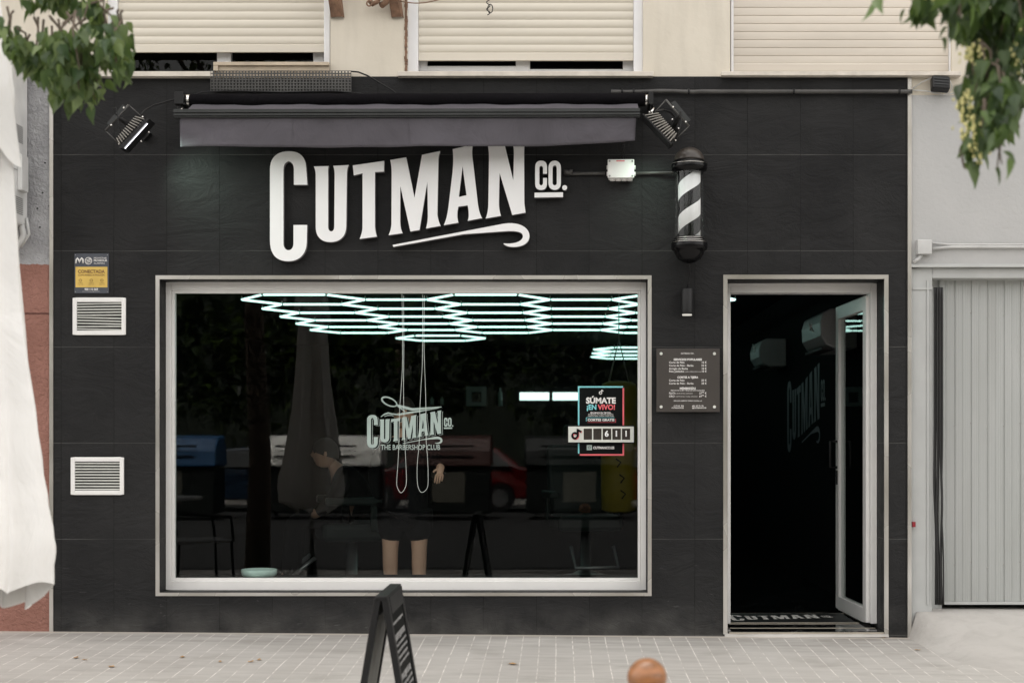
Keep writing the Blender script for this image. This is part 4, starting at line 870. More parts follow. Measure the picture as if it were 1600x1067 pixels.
# grey lettering on the right wall
q = MB()
for k in LET:
    q.addmesh(LM[k], lambda a, b, c: (rx1-.004, 4.7-(a-67)/1420*2.05, 1.72+(b+110)/500*.62))
build('wall_lettering', q, 'greylet', label='dim grey CUTMAN CO. lettering on the dark wall inside the door', category='lettering')
# floor mat
mt = thing('door_mat', (1.5, .75, .016), 'black door mat with worn CUTMAN CO. lettering inside the entrance', 'door mat')
q = MB(); q.box(1.12, 1.93, .42, .95, .019, .024); build('mat_base', q, 'rubber', mt)
q = MB()
for k in LET:
    if k == 'swash': continue
    q.addmesh(LM[k], lambda a, b, c: (1.135+(a-67)/1430*.70, (.50+((b+620)/620)*.36), .0255))
build('mat_lettering', q, 'matlet', mt)
for yy in (.95, .406): q = MB(); q.box(1.10, 1.95, yy, yy+.006, .019, .0245); build('mat_edge', q, 'brass', mt)
# punch bag
pbx, _ = P(967, 0, 3.2)
pbg = thing('punch_bag', (pbx, 3.2, .75), 'yellow hanging punch bag behind the poster at right of window', 'punch bag')
pz0 = CZ-(800-HY)/(F/(D+3.2)); pz1 = CZ-(596-HY)/(F/(D+3.2))
q = MB(); q.lathe([(.10, pz0), (.145, pz0+.02), (.15, pz0+.2), (.15, pz1-.06), (.14, pz1-.02), (.09, pz1)], pbx, 3.2, 32); build('bag', q, 'bag', pbg)
q = MB()
for k in range(4): q.tube([(pbx+.12*math.cos(k*PI/2+.7), 3.2+.12*math.sin(k*PI/2+.7), pz1-.01), (pbx, 3.2, pz1+.35)], .004, 6)
q.tube([(pbx, 3.2, pz1+.35), (pbx, 3.2, rzt)], .005, 6); build('chain', q, 'iron', pbg)
q = MB()
for k in range(7):
    zz = pz1-.12-.13*k; a = rnd(-.03, .03); q.tube([(pbx-.02+a, 3.047, zz), (pbx+.02+a, 3.046, zz-.03), (pbx-.01+a, 3.045, zz-.07)], .006, 6)
build('printed_marks', q, 'pblack', pbg)
# barber chairs
def barber_chair(loc, rz, lab):
    t = thing('barber_chair', (0, 0, 0), lab, 'barber chair', 'barber chairs')
    q = MB(); q.lathe([(.28, .0), (.28, .02), (.12, .05), (.045, .09), (.04, .40)], 0, 0, 28); build('pedestal', q, 'iron', t)
    q = MB(); q.box(-.28, .28, -.26, .26, .42, .56); build('seat', q, 'teal', t, bevel=.04)
    q = MB(); q.mx = Matrix.Translation((0, .26, .55)) @ Matrix.Rotation(R(-14), 4, 'X'); q.box(-.27, .27, -.04, .08, 0, .62); build('backrest', q, 'teal', t, bevel=.04)
    q = MB(); q.mx = Matrix.Translation((0, .40, 1.17)); q.box(-.12, .12, -.03, .06, 0, .16); build('headrest', q, 'teal', t, bevel=.03)
    for s_ in (-1, 1):
        q = MB(); q.box(s_*.31-.04, s_*.31+.04, -.24, .24, .70, .76); q.box(s_*.31-.015, s_*.31+.015, .1, .18, .5, .7); build('armrest', q, 'teal', t, bevel=.015)
    q = MB(); q.tube([(-.18, -.3, .3), (-.18, -.5, .14), (.18, -.5, .14), (.18, -.3, .3)], .015); build('footrest', q, 'iron', t)
    place(t, loc, rz); return t
barber_chair((-1.62, 2.35, .016), R(-75), 'barber chair under the seated person, facing left inside the window')
barber_chair((.22, 3.6, .016), R(10), 'empty dark teal barber chair inside the window below the poster')

# ================================================================ people inside
def skinmesh(name, nodes, edges_, mat_, parent, sub=2, root=0):
    me = bpy.data.meshes.new(name); o0 = ORG[parent.name]
    me.from_pydata([tuple(Vector(n[:3])-o0) for n in nodes], edges_, []); o = bpy.data.objects.new(name, me); COL.objects.link(o)
    m = o.modifiers.new('skin', 'SKIN'); m.use_smooth_shade = True
    for i, n in enumerate(nodes):
        sv = me.skin_vertices[0].data[i]; sv.radius = (n[3], n[4] if len(n) > 4 else n[3]); sv.use_root = (i == root)
    s = o.modifiers.new('sub', 'SUBSURF'); s.levels = sub; s.render_levels = sub
    dg = bpy.context.evaluated_depsgraph_get(); dg.update(); m2 = bpy.data.meshes.new_from_object(o.evaluated_get(dg)); bpy.data.objects.remove(o)
    m2.materials.clear(); m2.materials.append(MT[mat_]); o2 = bpy.data.objects.new(name, m2); COL.objects.link(o2); o2.parent = parent
    for p in m2.polygons: p.use_smooth = True
    ORG[o2.name] = o0; return o2
def hand(nodes, edges_, wi, d, side, curl=.25, s=1.0):
    """five fingers from wrist index wi; d = pointing direction, side = across the palm (thumb side)"""
    W = Vector(nodes[wi][:3]); d = Vector(d).normalized(); side = Vector(side).normalized(); n = d.cross(side).normalized()
    pm = W+d*.05*s; nodes.append((*pm, .027*s, .013*s)); pi = len(nodes)-1; edges_.append((wi, pi))
    for k, (off, ln) in enumerate(((.03, .068), (.010, .078), (-.010, .072), (-.029, .056))):
        b = W+d*.088*s+side*off*s; nodes.append((*b, .0095*s)); i0 = len(nodes)-1; edges_.append((pi, i0)); c = b+(d*math.cos(curl)+n*math.sin(curl))*ln*.5*s; nodes.append((*c, .0085*s)); e_ = c+(d*math.cos(curl*2.5)+n*math.sin(curl*2.5))*ln*.5*s; nodes.append((*e_, .007*s)); edges_ += [(i0, i0+1), (i0+1, i0+2)]
    b = W+d*.035*s+side*.035*s; nodes.append((*b, .011*s)); i0 = len(nodes)-1; edges_.append((pi, i0)); nodes.append((*(b+(d*.6+side*.6+n*.2)*.04*s), .009*s)); edges_.append((i0, i0+1))
def head(parent, c, fx, s=1.0, hair=True):
    """head at c facing the horizontal unit vector fx"""
    f = Vector(fx).normalized(); sd_ = Vector((0, 0, 1)).cross(f); q = MB()
    M_ = Matrix(((f.x, sd_.x, 0, c[0]), (f.y, sd_.y, 0, c[1]), (0, 0, 1, c[2]), (0, 0, 0, 1)))
    q.mx = M_
    def hf(a, b):
        t = PI*b; ph = 2*PI*a; x = math.sin(t)*math.cos(ph); y = math.sin(t)*math.sin(ph); z = math.cos(t)
        k = 1.0 if z > 0 else 1-.30*(-z)**1.2
        X_ = x*.098*s*(1-.1*max(0, -z)*(x < 0)); Y_ = y*.075*s*k; Z_ = z*.118*s
        if x > .3:
            X_ += .022*s*math.exp(-((y/.16)**2)-((z+.12)/.16)**2)           # nose
            X_ += .006*s*math.exp(-((y/.4)**2)-((z+.48)/.10)**2)            # lips
            X_ += .012*s*math.exp(-((y/.35)**2)-((z+.82)/.15)**2)           # chin
            X_ -= .012*s*math.exp(-(((abs(y)-.38)/.16)**2)-((z-.06)/.12)**2)  # eye sockets
            X_ += .006*s*math.exp(-((y/.7)**2)-((z-.22)/.08)**2)            # brow
        return (X_, Y_, Z_)
    q.grid(40, 30, hf); o = build('head', q, 'skin', parent)
    for s_ in (-1, 1):
        e1 = MB(); e1.mx = M_; e1.ball((-.005*s, s_*.076*s, -.005*s), .03*s, (.6, .25, 1), 12); build('ear', e1, 'skin', o)
        e1 = MB(); e1.mx = M_; e1.ball((.083*s, s_*.03*s, .008*s), .011*s, (.6, 1.2, .7), 10); build('eye', e1, 'pblack', o)
    if hair:
        q = MB(); q.mx = M_
        def hh(a, b):
            t = PI*.56*b; ph = 2*PI*a; x = math.sin(t)*math.cos(ph); y = math.sin(t)*math.sin(ph); z = math.cos(t); back = max(0, -x)
            return (x*.106*s-.006*s, y*.082*s, z*.128*s-(.03*s*back*(b > .85)) + (.04*s*max(0, x)*b*b) + .003*noise.noise(Vector((x*6, y*6, z*6))))
        q.grid(36, 16, hh); build('hair', q, 'hair', o)
    return o
# seated person, facing left
sx_, sy_ = P(508, 0, 2.25)[0], 2.25; hz_s = 1.11
pe = thing('person', (-1.62, 2.3, .016), 'seated person with short dark hair in a black shirt facing left inside window', 'person')
def pelvis(x, y, z): return (x, y, z)
nb = [(-1.58, 2.3, .64, .13, .15), (-1.60, 2.3, .80, .13, .16), (-1.66, 2.3, .93, .11, .17), (-1.74, 2.3, 1.0, .05), (-1.79, 2.27, 1.06, .045),
      (-1.64, 2.12, .93, .055), (-1.72, 2.02, .74, .043), (-1.86, 2.08, .64, .032), (-1.64, 2.48, .93, .055), (-1.72, 2.58, .74, .043), (-1.86, 2.50, .64, .032),
      (-1.70, 2.20, .62, .085), (-2.05, 2.18, .60, .062), (-2.08, 2.18, .2, .04), (-2.2, 2.18, .06, .035),
      (-1.70, 2.42, .62, .085), (-2.05, 2.44, .60, .062), (-2.08, 2.44, .2, .04), (-2.2, 2.44, .06, .035)]
eb = [(0, 1), (1, 2), (2, 3), (3, 4), (2, 5), (5, 6), (6, 7), (2, 8), (8, 9), (9, 10), (0, 11), (11, 12), (12, 13), (13, 14), (0, 15), (15, 16), (16, 17), (17, 18)]
body_n = list(nb); body_e = list(eb); hand(body_n, body_e, 7, (-.5, .9, -.1), (0, .2, 1), .3, .85); hand(body_n, body_e, 10, (-.5, -.9, -.1), (0, -.2, 1), .3, .85)
skinmesh('body', body_n, body_e, 'skin', pe)
sh = [(a, b, c_, r[0]+.014, (r[1] if len(r) > 1 else r[0])+.014) for a, b, c_, *r in [(-1.59, 2.3, .60, .15, .17), nb[1], nb[2]]]+[(-1.71, 2.3, .97, .085), (-1.64, 2.12, .93, .075), (-1.72, 2.02, .75, .066), (-1.845, 2.07, .65, .05), (-1.64, 2.48, .93, .075), (-1.72, 2.58, .75, .066), (-1.845, 2.51, .65, .05)]
skinmesh('shirt', sh, [(0, 1), (1, 2), (2, 3), (2, 4), (4, 5), (5, 6), (2, 7), (7, 8), (8, 9)], 'shirt', pe)
tr = [(-1.6, 2.3, .63, .15, .16), (-1.70, 2.20, .62, .10), (-2.05, 2.18, .60, .078), (-2.08, 2.18, .14, .058), (-1.70, 2.42, .62, .10), (-2.05, 2.44, .60, .078), (-2.08, 2.44, .14, .058)]
skinmesh('trousers', tr, [(0, 1), (1, 2), (2, 3), (0, 4), (4, 5), (5, 6)], 'shirt', pe)
head(pe, (sx_, sy_, hz_s), (-1, -.12, 0), .95)
q = MB(); pass
# standing person near the glass, back of the shop light
px_ = P(633, 0, .95)[0]; py_ = .95
ps = thing('person', (px_, py_, .016), 'standing person in black top and knee length shorts, bare calves, behind the window logo', 'person')
lx, rx_ = px_-.092, px_+.095
nb = [(px_, py_, .80, .115, .09), (px_, py_, .95, .105, .085), (px_, py_, 1.13, .14, .10), (px_, py_, 1.25, .05), (px_+.0, py_, 1.31, .045),
      (px_-.16, py_, 1.17, .05), (px_-.21, py_+.02, .93, .038), (px_-.14, py_+.16, .80, .03), (px_+.16, py_, 1.17, .05), (px_+.23, py_-.02, .96, .038), (px_+.26, py_-.2, 1.04, .027),
      (lx, py_, .72, .088), (lx-.01, py_, .47, .058), (lx-.012, py_+.01, .34, .056), (lx, py_+.01, .12, .034), (lx-.01, py_-.1, .05, .035),
      (rx_, py_, .72, .088), (rx_+.002, py_, .47, .056), (rx_+.0, py_+.01, .34, .056), (rx_, py_+.01, .12, .034), (rx_+.01, py_-.1, .05, .035)]
eb = [(0, 1), (1, 2), (2, 3), (3, 4), (2, 5), (5, 6), (6, 7), (2, 8), (8, 9), (9, 10), (0, 11), (11, 12), (12, 13), (13, 14), (14, 15), (0, 16), (16, 17), (17, 18), (18, 19), (19, 20)]
body_n = list(nb); body_e = list(eb); hand(body_n, body_e, 7, (.3, .6, -.3), (1, .2, 0)); hand(body_n, body_e, 10, (-.1, -.25, -.9), (-1, -.2, 0), .35, .8)
skinmesh('body', body_n, body_e, 'skin', ps)
sh = [(px_, py_, .57, .19, .16), (px_, py_, .74, .175, .15), (px_, py_, .90, .16, .145), (px_, py_, 1.10, .17, .13), (px_, py_, 1.22, .09), (px_-.16, py_, 1.17, .07), (px_-.21, py_+.02, .95, .06), (px_-.17, py_+.06, .80, .05), (px_+.16, py_, 1.17, .07), (px_+.23, py_-.02, .96, .056), (px_+.258, py_-.17, 1.025, .044)]
skinmesh('shirt', sh, [(0, 1), (1, 2), (2, 3), (3, 4), (3, 5), (5, 6), (6, 7), (3, 8), (8, 9), (9, 10)], 'shirt', ps)
skinmesh('shorts', [(px_, py_, .84, .16, .14), (lx, py_, .68, .115), (lx-.01, py_, .49, .095), (rx_, py_, .68, .115), (rx_, py_, .49, .095)], [(0, 1), (1, 2), (0, 3), (3, 4)], 'shirt', ps)
for xx in (lx, rx_):
    q = MB(); q.box(xx-.05, xx+.05, py_-.19, py_+.08, .016, .085); build('shoe', q, 'shirt', ps, bevel=.03)
head(ps, (px_, py_-.01, 1.39), (.1, -1, 0), .92)

# ================================================================ left neighbour
nl = MB(); nl.box(P(-420, 0)[0], P(77.5, 0)[0], .003, .34, -.3, zcr); 
nbw = thing('neighbour_wall', (P(-100, 0)[0], .1, 0), 'rough rendered wall, terracotta red below and grey above, left of the black shop', 'wall'); build('rendered_wall', nl, 'redwall', nbw)
q = MB(); q.box(P(-420, 0)[0], P(77.5, 0)[0], .003, .34, zcr, ZT); build('upper_render', q, 'redwall', nbw)
# outdoor air conditioner
oa = thing('outdoor_air_conditioner', (P(-80, 0)[0], -.2, P(0, 360)[1]), 'white outdoor air conditioner unit high on the wall at the left edge', 'air conditioner')
ax1 = P(46, 0)[0]; ax0 = ax1-.85; az0 = P(0, 356)[1]; az1 = P(0, 70)[1]
q = MB(); q.box(ax0, ax1, -.34, -.03, az0, az1); build('casing', q, 'ac', oa, bevel=.012)
q = MB()
for zz in [az0+.06+.012*k for k in range(9)]+[az0+.5+.012*k for k in range(9)]: q.box(ax1-.001, ax1+.003, -.28, -.12, zz, zz+.004)
q.box(ax1-.001, ax1+.003, -.30, -.06, az0+.32, az0+.324); build('side_grille', q, 'iron', oa)
q = MB(); q.box(ax1-.0, ax1+.03, -.22, -.1, az0+.2, az0+.42); build('service_cover', q, 'ac', oa, bevel=.006)
q = MB(); q.lathe([(.22, 0), (.24, .012), (.2, .02)], 0, 0, 32); q.v = [Vector((ax0+.36+v.x, -.34-v.z, az0+.5+v.y)) for v in q.v]; build('fan_grille', q, 'iron', oa)
q = MB(); q.tube([(ax1-.02, -.1, az0+.02), (ax1+.0, -.1, az0-.06), (ax1-.05, -.09, az0-.14), (ax1-.16, -.07, az0-.16)], .02); q.tube([(ax1+.01, -.08, az0+.05), (ax1+.025, -.08, az0-.05), (ax1-.03, -.07, az0-.13)], .01); build('refrigerant_hose', q, 'conduit', oa)
q = MB(); q.box(ax1-.12, ax1-.09, -.34, .003, az0-.035, az0-.001); q.box(ax0+.1, ax0+.13, -.34, .003, az0-.035, az0-.001); build('support_bracket', q, 'iron', oa)

# ================================================================ right neighbour: garage
gr = thing('garage', (3.2, .2, 0), 'pale grey rendered garage front with a corrugated metal door, right of the shop', 'garage')
gx0 = P(1424, 0)[0]; gx1 = cr; glz = P(0, 416)[1]
q = MB(); q.box(gx0, gx1, .004, .34, glz, zcr); build('rendered_wall', q, 'greywall', gr)
q = MB(); q.box(gx0, gx1, -.012, .004, glz-.008, glz+.012); build('drip_ledge', q, 'gframe', gr, bevel=.003)
px0_ = P(1456, 0, .04)[0]; dtop = P(0, 436, .14)[1]
q = MB(); q.box(gx0, px0_, .03, .34, -.1, glz-.0085); q.box(px0_, gx1, .03, .2, P(0, 435, .04)[1], glz-.0085); build('steel_frame', q, 'gframe', gr, bevel=.004)
q = MB(); a = P(1448, 0, .03)[0]; q.box(a, a+.012, .02, .029, P(0, 945)[1], P(0, 437)[1]); q.box(gx0+.01, px0_, .022, .029, P(0, 452)[1], P(0, 448)[1]); build('frame_lip', q, 'gframe', gr)
gy = .15; gx = P(1468, 0, gy)[0]; gzb = P(0, 939, gy)[1]; pts = []; x = gx; per = 25.7/(F/(D+gy))
while x < gx1:
    pts += [(x, gy), (x+per*.40, gy), (x+per*.41, gy-.002), (x+per*.44, gy-.002), (x+per*.45, gy), (x+per*.86, gy), (x+per*.88, gy+.006), (x+per*.95, gy+.006), (x+per*.97, gy)]
    x += per
q = MB(); i0 = [q.av((p[0], p[1], gzb)) for p in pts]; i1 = [q.av((p[0], p[1], dtop+.03)) for p in pts]
for k in range(len(pts)-1): q.face((i0[k], i0[k+1], i1[k+1], i1[k]))
gd = build('garage_door', q, 'garage', gr)
q = MB(); q.box(gx, gx1, gy-.004, gy+.03, gzb-.02, gzb-.001); build('bottom_rail', q, 'gframe', gd)
q = MB()
for k in range(8):
    for zz in (.42, 1.3, 2.0): q.ball((gx+per*(k+.91), gy+.004, zz+.02*math.sin(k*2.1)), .004, seg=6)
build('rivet', q, 'chrome', gd)
q = MB(); q.box(gx0, gx1, .36, .38, -.1, dtop+.1); build('interior_shade_panel', q, 'dark', gr)  # dark sheet painted as the shade behind the door gap
q = MB(); q.box(px0_, gx+.02, .17, .2, .1, dtop); build('door_jamb', q, 'gframe', gr)
def rub(o, w_):
    pts_ = []
    for k in range(40):
        u = k/39; py = 449+(944-449)*u; wv = (2.2*math.sin(u*9+o)*math.exp(-((u-.72)/.16)**2))+1.2*u*3*(u > .5)*(u-.5)
        pts_.append(PV(1461+o+wv, py, .02-.004*o))
    return pts_
q = MB()
for o, w_ in ((0, 2.4), (4.5, 2.3), (8.5, 2.0), (11.5, 1.3)): q.tube(rub(o, w_), w_/250*1.0, 8)
build('rubber_seal', q, 'rubber', label='long black rubber strip hanging down the left edge of garage door', category='rubber strip')
cbx = thing('wall_box', PV(1445, 398), 'small pale junction box with two conduits on the grey garage wall', 'junction box')
q = MB(); q.pbox(1433.5, 1456, 375, 397.5, -.05, .004, -.04); build('box_body', q, 'conduit', cbx, bevel=.005)
q = MB()
for yy, rr_ in ((381, .007), (387, .010)): q.tube([PV(1456, yy-(1 if rr_ < .01 else -2), -.02), PV(1486, 382.5+(yy-381)*.6, -.015), PV(1900, 382.5+(yy-381)*.6, -.015)], rr_, 8)
q.tube([PV(1440, 397, -.02), PV(1436, 404, -.02), PV(1428, 410, -.02)], .012); build('conduit', q, 'conduit', cbx)
# little black sensor lamp and wires
sb = thing('small_floodlight', PV(1469, 146), 'small black box lamp with pale wires at top right of the facade', 'lamp')
q = MB(); q.mx = Matrix.Translation(PV(1469, 132, -.06)) @ Matrix.Rotation(R(4), 4, 'Y') @ Matrix.Rotation(R(-20), 4, 'X'); q.box(-.056, .056, -.03, .03, -.045, .045); build('lamp_body', q, 'black', sb, bevel=.01)
q = MB(); q.mx = Matrix.Translation(PV(1469, 132, -.06)) @ Matrix.Rotation(R(4), 4, 'Y') @ Matrix.Rotation(R(-20), 4, 'X')
for k in (-.02, 0, .02): q.box(-.045, .045, -.034, -.029, k-.003, k+.003)
build('cooling_rib', q, 'awnbar', sb)
q = MB(); q.tube([PV(1426, 139, -.01), PV(1440, 129, -.02), PV(1456, 122, -.04)], .003); q.tube([PV(1426, 141, -.01), PV(1450, 143, -.015), PV(1475, 149, -.02), PV(1500, 144, -.015), PV(1530, 142, -.01)], .0035); q.tube([PV(1484, 126, -.04), PV(1488, 136, -.03), PV(1482, 147, -.02), PV(1470, 143, -.03)], .003); build('wire', q, 'conduit', sb)
q = MB(); q.pbox(1425.5, 1430.5, 815, 823, -.003, .029, 0); build('sticker', q, 'maroon', label='tiny red sticker low on the grey pillar beside black wall', category='sticker')

# ================================================================ pavement things
# A-board
AX = (597.5-CX)/(F/6.15); an, af = -D+6.10, -D+6.64; az_ = CZ-(935-HY)/(F/6.1)
gb = gz(AX, -3.2)
ab = thing('sandwich_board', (AX, (an+af)/2, gb), 'black folding sandwich board with faint white writing on the pavement', 'sandwich board')
sl_ = .165
for s_ in (-1, 1):
    M_ = Matrix.Translation((AX+s_*.014, 0, az_)) @ Matrix.Rotation(-s_*math.atan(sl_), 4, 'Y'); Lh = (az_-gb)/math.cos(math.atan(sl_))
    q = MB(); q.mx = M_; w2_ = .045
    q.box(-.013, .013, an, an+w2_, -Lh, 0); q.box(-.013, .013, af-w2_, af, -Lh, 0); q.box(-.016, .016, an+w2_, af-w2_, -.07, 0); q.box(-.016, .016, an+w2_, af-w2_, -Lh+.05, -Lh+.10)
    f_ = build('board_frame', q, 'black', ab, bevel=.003)
    q = MB(); q.mx = M_; q.box(-.006, .006, an+w2_, af-w2_, -Lh+.10, -.07); build('panel', q, 'pblack' if s_ > 0 else 'greyw', f_)
    if s_ > 0:
        for r_i, (zc, hh_) in enumerate(((-.11, .012), (-.16, .03), (-.20, .012), (-.225, .012), (-.25, .012), (-.275, .012), (-.32, .03), (-.36, .014), (-.385, .014), (-.43, .04), (-.48, .014), (-.51, .014))):
            y = an+.09; q = MB(); q.mx = M_
            while y < af-.1:
                w_ = rnd(.02, .06)
                q.box(.0062, .0068, y, min(y+w_, af-.08), zc-hh_*rnd(.7, 1), zc)
                y += w_+.006
            build('chalk_line', q, 'greylet2', f_)
q = MB(); q.box(AX-.025, AX+.025, an, af, az_-.010, az_+.010); build('top_hinge', q, 'black', ab, bevel=.004)
# bollard
bz = 4.36; bxx = (1011-CX)/(F/bz); by_ = -D+bz; bzc = CZ-(1058.5-HY)/(F/bz); gb = gz(bxx, by_)
bo = thing('bollard', (bxx, by_, gb), 'round wooden ball topping a low dark bollard at the bottom edge', 'bollard')
q = MB(); q.ball((bxx, by_, bzc), .0565, seg=32); build('ball', q, 'wood', bo)
q = MB(); q.lathe([(.06, gb), (.06, gb+.06), (.045, gb+.08), (.042, bzc-.11), (.05, bzc-.10), (.05, bzc-.08), (.03, bzc-.05)], bxx, by_, 28); build('post', q, 'black', bo)
# dry leaves
lv = [(119, 1028), (133, 1031), (174, 1042), (285, 1027), (344, 1034), (392, 1034), (405, 1031), (802, 1038), (1380, 996), (1410, 989), (1434, 1016)]
for i, (a, b) in enumerate(lv):
    y = -.5
    for _ in range(20): y = (CZ-gz((a-CX)/(F/(D+y)), y))*F/(b-HY)-D
    x = (a-CX)/(F/(D+y)); z = gz(x, y); q = MB(); s_ = rnd(.018, .030); an_ = rnd(0, 6)
    if i == 7: s_ = .035
    c_, n_ = math.cos(an_), math.sin(an_)
    pts = [(-1, 0, .1), (-.4, .55, .35), (.3, .6, .1), (1, .05, .4), (.3, -.5, .15), (-.4, -.6, .4)]
    V = [(x+s_*(p[0]*c_-p[1]*n_), y+s_*(p[0]*n_+p[1]*c_), z+.004+s_*.5*p[2]) for p in pts]; m_ = (x, y, z+.004)
    for k in range(6): q.poly((V[k], V[(k+1) % 6], m_))
    where = ('far left on the paving below the red wall' if a < 250 else 'on the paving below the display window, left part' if a < 500 else 'pale curled, alone on the paving right of the sandwich board' if a < 900 else 'against the foot of the black wall right of the door' if a < 1425 else 'on the concrete ramp edge')
    build('fallen_leaf', q, 'dry', label='dry leaf '+where, category='leaf', group='dry leaves on the pavement, '+('left' if a < 250 else 'middle left' if a < 500 else 'right'))

# ================================================================ parasol
ux, uy = (-28-CX)/(F/5.86), -D+5.86
um = thing('parasol', (ux, uy, gz(ux, uy)), 'closed off-white parasol hanging in folds at the left edge, blurred in foreground', 'parasol')
def uz(py): return CZ-(py-HY)/(F/5.86)
def uf(a, b):
    th_ = 2*PI*a; z = 2.9+(uz(932)-2.9)*b; r = (.095+.172*b**2.2)*min(1, .4+b*6)
    if b > .93: r *= 1-(b-.93)*2.2
    r *= 1+(.16+.12*b)*(1-2*abs(math.sin(3*th_+.65*math.sin(b*3)))**1.0)+.05*math.cos(13*th_+b*4)+.05*noise.noise(Vector((math.cos(th_)*3, math.sin(th_)*3, b*7)))
    if b > .6: z += .03*(b-.6)/.4*math.cos(6*th_+.6)+.05*(b-.6)/.4*math.cos(2*th_+1.2)
    r += .012*math.exp(-((b-.17)/.03)**2)
    return (ux+r*math.cos(th_), uy+r*math.sin(th_), z)
q = MB(); q.grid(200, 90, uf); cn = build('canopy', q, 'umb', um)
def fl(a, b):   # loose upper flap
    th_ = 2*PI*a; z = 2.95-.62*b; r = .06+.085*b; r *= 1+.2*(1-2*abs(math.sin(2*th_+.5))**.8); return (ux+.0+r*math.cos(th_), uy+r*math.sin(th_), z-.05*b*math.cos(4*th_+1)-.04*b*math.cos(th_))
q = MB(); q.grid(96, 14, fl); build('top_flap', q, 'umb', um)
q = MB(); q.tube([(ux, uy, gz(ux, uy)), (ux, uy, 3.05)], .024, 12); q.ball((ux, uy, 3.07), .035, seg=10); build('pole', q, 'iron', um)
q = MB(); q.lathe([(.28, gz(ux, uy)), (.28, gz(ux, uy)+.05), (.05, gz(ux, uy)+.09), (.04, gz(ux, uy)+.25)], ux, uy, 30); build('base', q, 'black', um)
# ================================================================ trees
def leaf(mb, p, d, n, L_, W_):
    d = d.normalized(); s_ = d.cross(n)
    if s_.length < 1e-3: s_ = d.cross(Vector((1, 0, .3)))
    s_.normalize(); n = s_.cross(d); f = .22
    b = mb.av(p); t = mb.av(p+d*L_-n*L_*.12); m1 = mb.av(p+d*L_*.35+n*.0*L_); m2 = mb.av(p+d*L_*.7-n*L_*.03)
    l1 = mb.av(p+d*L_*.2+s_*W_*.46+n*W_*f); l2 = mb.av(p+d*L_*.45+s_*W_*.42+n*W_*f); l3 = mb.av(p+d*L_*.75+s_*W_*.17+n*W_*f*.2)
    r1 = mb.av(p+d*L_*.2-s_*W_*.46+n*W_*f); r2 = mb.av(p+d*L_*.45-s_*W_*.42+n*W_*f); r3 = mb.av(p+d*L_*.75-s_*W_*.17+n*W_*f*.2)
    for q_ in ((b, l1, m1), (l1, l2, m2, m1), (l2, l3, m2), (l3, t, m2), (b, m1, r1), (r1, m1, m2, r2), (r2, m2, r3), (r3, m2, t)): mb.face(q_, True)
def spray(mb, tw, c, rx, ry, rz, n, L_, W_, droop=.75, stem=True):
    c = Vector(c)
    for k in range(n):
        while True:
            v = Vector((rnd(-1, 1), rnd(-1, 1), rnd(-1, 1)))
            if v.length < 1: break
        p = c+Vector((v.x*rx, v.y*ry, v.z*rz)); d = Vector((rnd(-1, 1), rnd(-1, 1), -droop*2+rnd(-.5, .5))); k_ = rnd(.6, 1.15)
        leaf(mb, p, d, Vector((rnd(-1, 1), rnd(-1.4, .3), rnd(0, 1))), L_*k_, W_*k_)
    if stem:
        for k in range(max(2, n//14)):
            e_ = c+Vector((rnd(-.8, .8)*rx, rnd(-.8, .8)*ry, rnd(-1, .3)*rz)); s_ = c+Vector((rnd(-.4, .4)*rx, rnd(-.4, .4)*ry, rz*1.5)); tw.tube([s_, (s_+e_)/2+Vector((rnd(-.02, .02), 0, .03)), e_], [.005, .004, .002], 5)
def tree(base, lab, zd, cl_, L_, W_, m, crown_c, crown_r, nfill, flowers=()):
    t = thing('tree', base, lab, 'tree', 'street trees in front of the shop'); B = Vector(base); q = MB(); C_ = Vector(crown_c)
    q.tube([B, B+Vector((.03, 0, 1.2)), B+Vector((-.02, .03, 2.4)), B+Vector((.02, .05, 3.6)), C_+Vector((0, 0, .5))], [.12, .10, .09, .07, .03], 12); build('trunk', q, 'bark', t)
    lv_ = MB(); tw = MB(); fl_ = MB()
    for (px, py, rx, ry, n) in cl_:
        z = zd+rnd(-.15, .15); s_ = F/z; c = ((px-CX)/s_, z-D, CZ-(py-HY)/s_); spray(lv_, tw, c, rx/s_, .16, ry/s_, n, L_, W_)
    for k in range(9):
        a = k*2*PI/9; e_ = C_+Vector((math.cos(a)*crown_r*.8, math.sin(a)*crown_r*.8, rnd(-.5, .6))); s0 = B+Vector((0, 0, 2.9+.1*k)); tw.tube([s0, (s0+e_)/2+Vector((0, 0, .25)), e_], [.035, .022, .01], 7)
    # limb carrying the visible sprays
    px, py, *_ = cl_[0]; s_ = F/zd; e_ = Vector(((px-CX)/s_, zd-D, CZ-(min(0, py)-60-HY)/s_)); s0 = B+Vector((0, 0, 3.0)); tw.tube([s0, (s0+e_)/2+Vector((0, 0, .3)), e_], [.035, .022, .01], 7)
    for k in range(nfill):
        while True:
            v = Vector((rnd(-1, 1), rnd(-1, 1), rnd(-1, 1)))
            if .45 < v.length < 1 and noise.noise(v*3+Vector((base[0], 0, 0))) > -.15: break
        c = C_+Vector((v.x*crown_r, v.y*crown_r, v.z*crown_r*.62))
        if c.z < 3.25: c.z = 3.25+rnd(0, .5)
        spray(lv_, tw, c, .1, .1, .1, 7, L_*1.15, W_*1.15, .5, False)
    for (px, py, rx, ry, n) in flowers:
        z = zd-.1; s_ = F/z
        for k in range(n):
            g_ = (random.gauss(0, .5), random.gauss(0, .5)); fl_.ball(((px+g_[0]*rx-CX)/s_, z-D+rnd(-.05, .05), CZ-(py+g_[1]*ry-HY)/s_), rnd(.003, .0065), (1, 1, rnd(.7, 1.6)), 6)
    build('crown', lv_, m, t); build('branch', tw, 'bark', t)
    if flowers: build('blossom', fl_, 'flower', t)
    return t
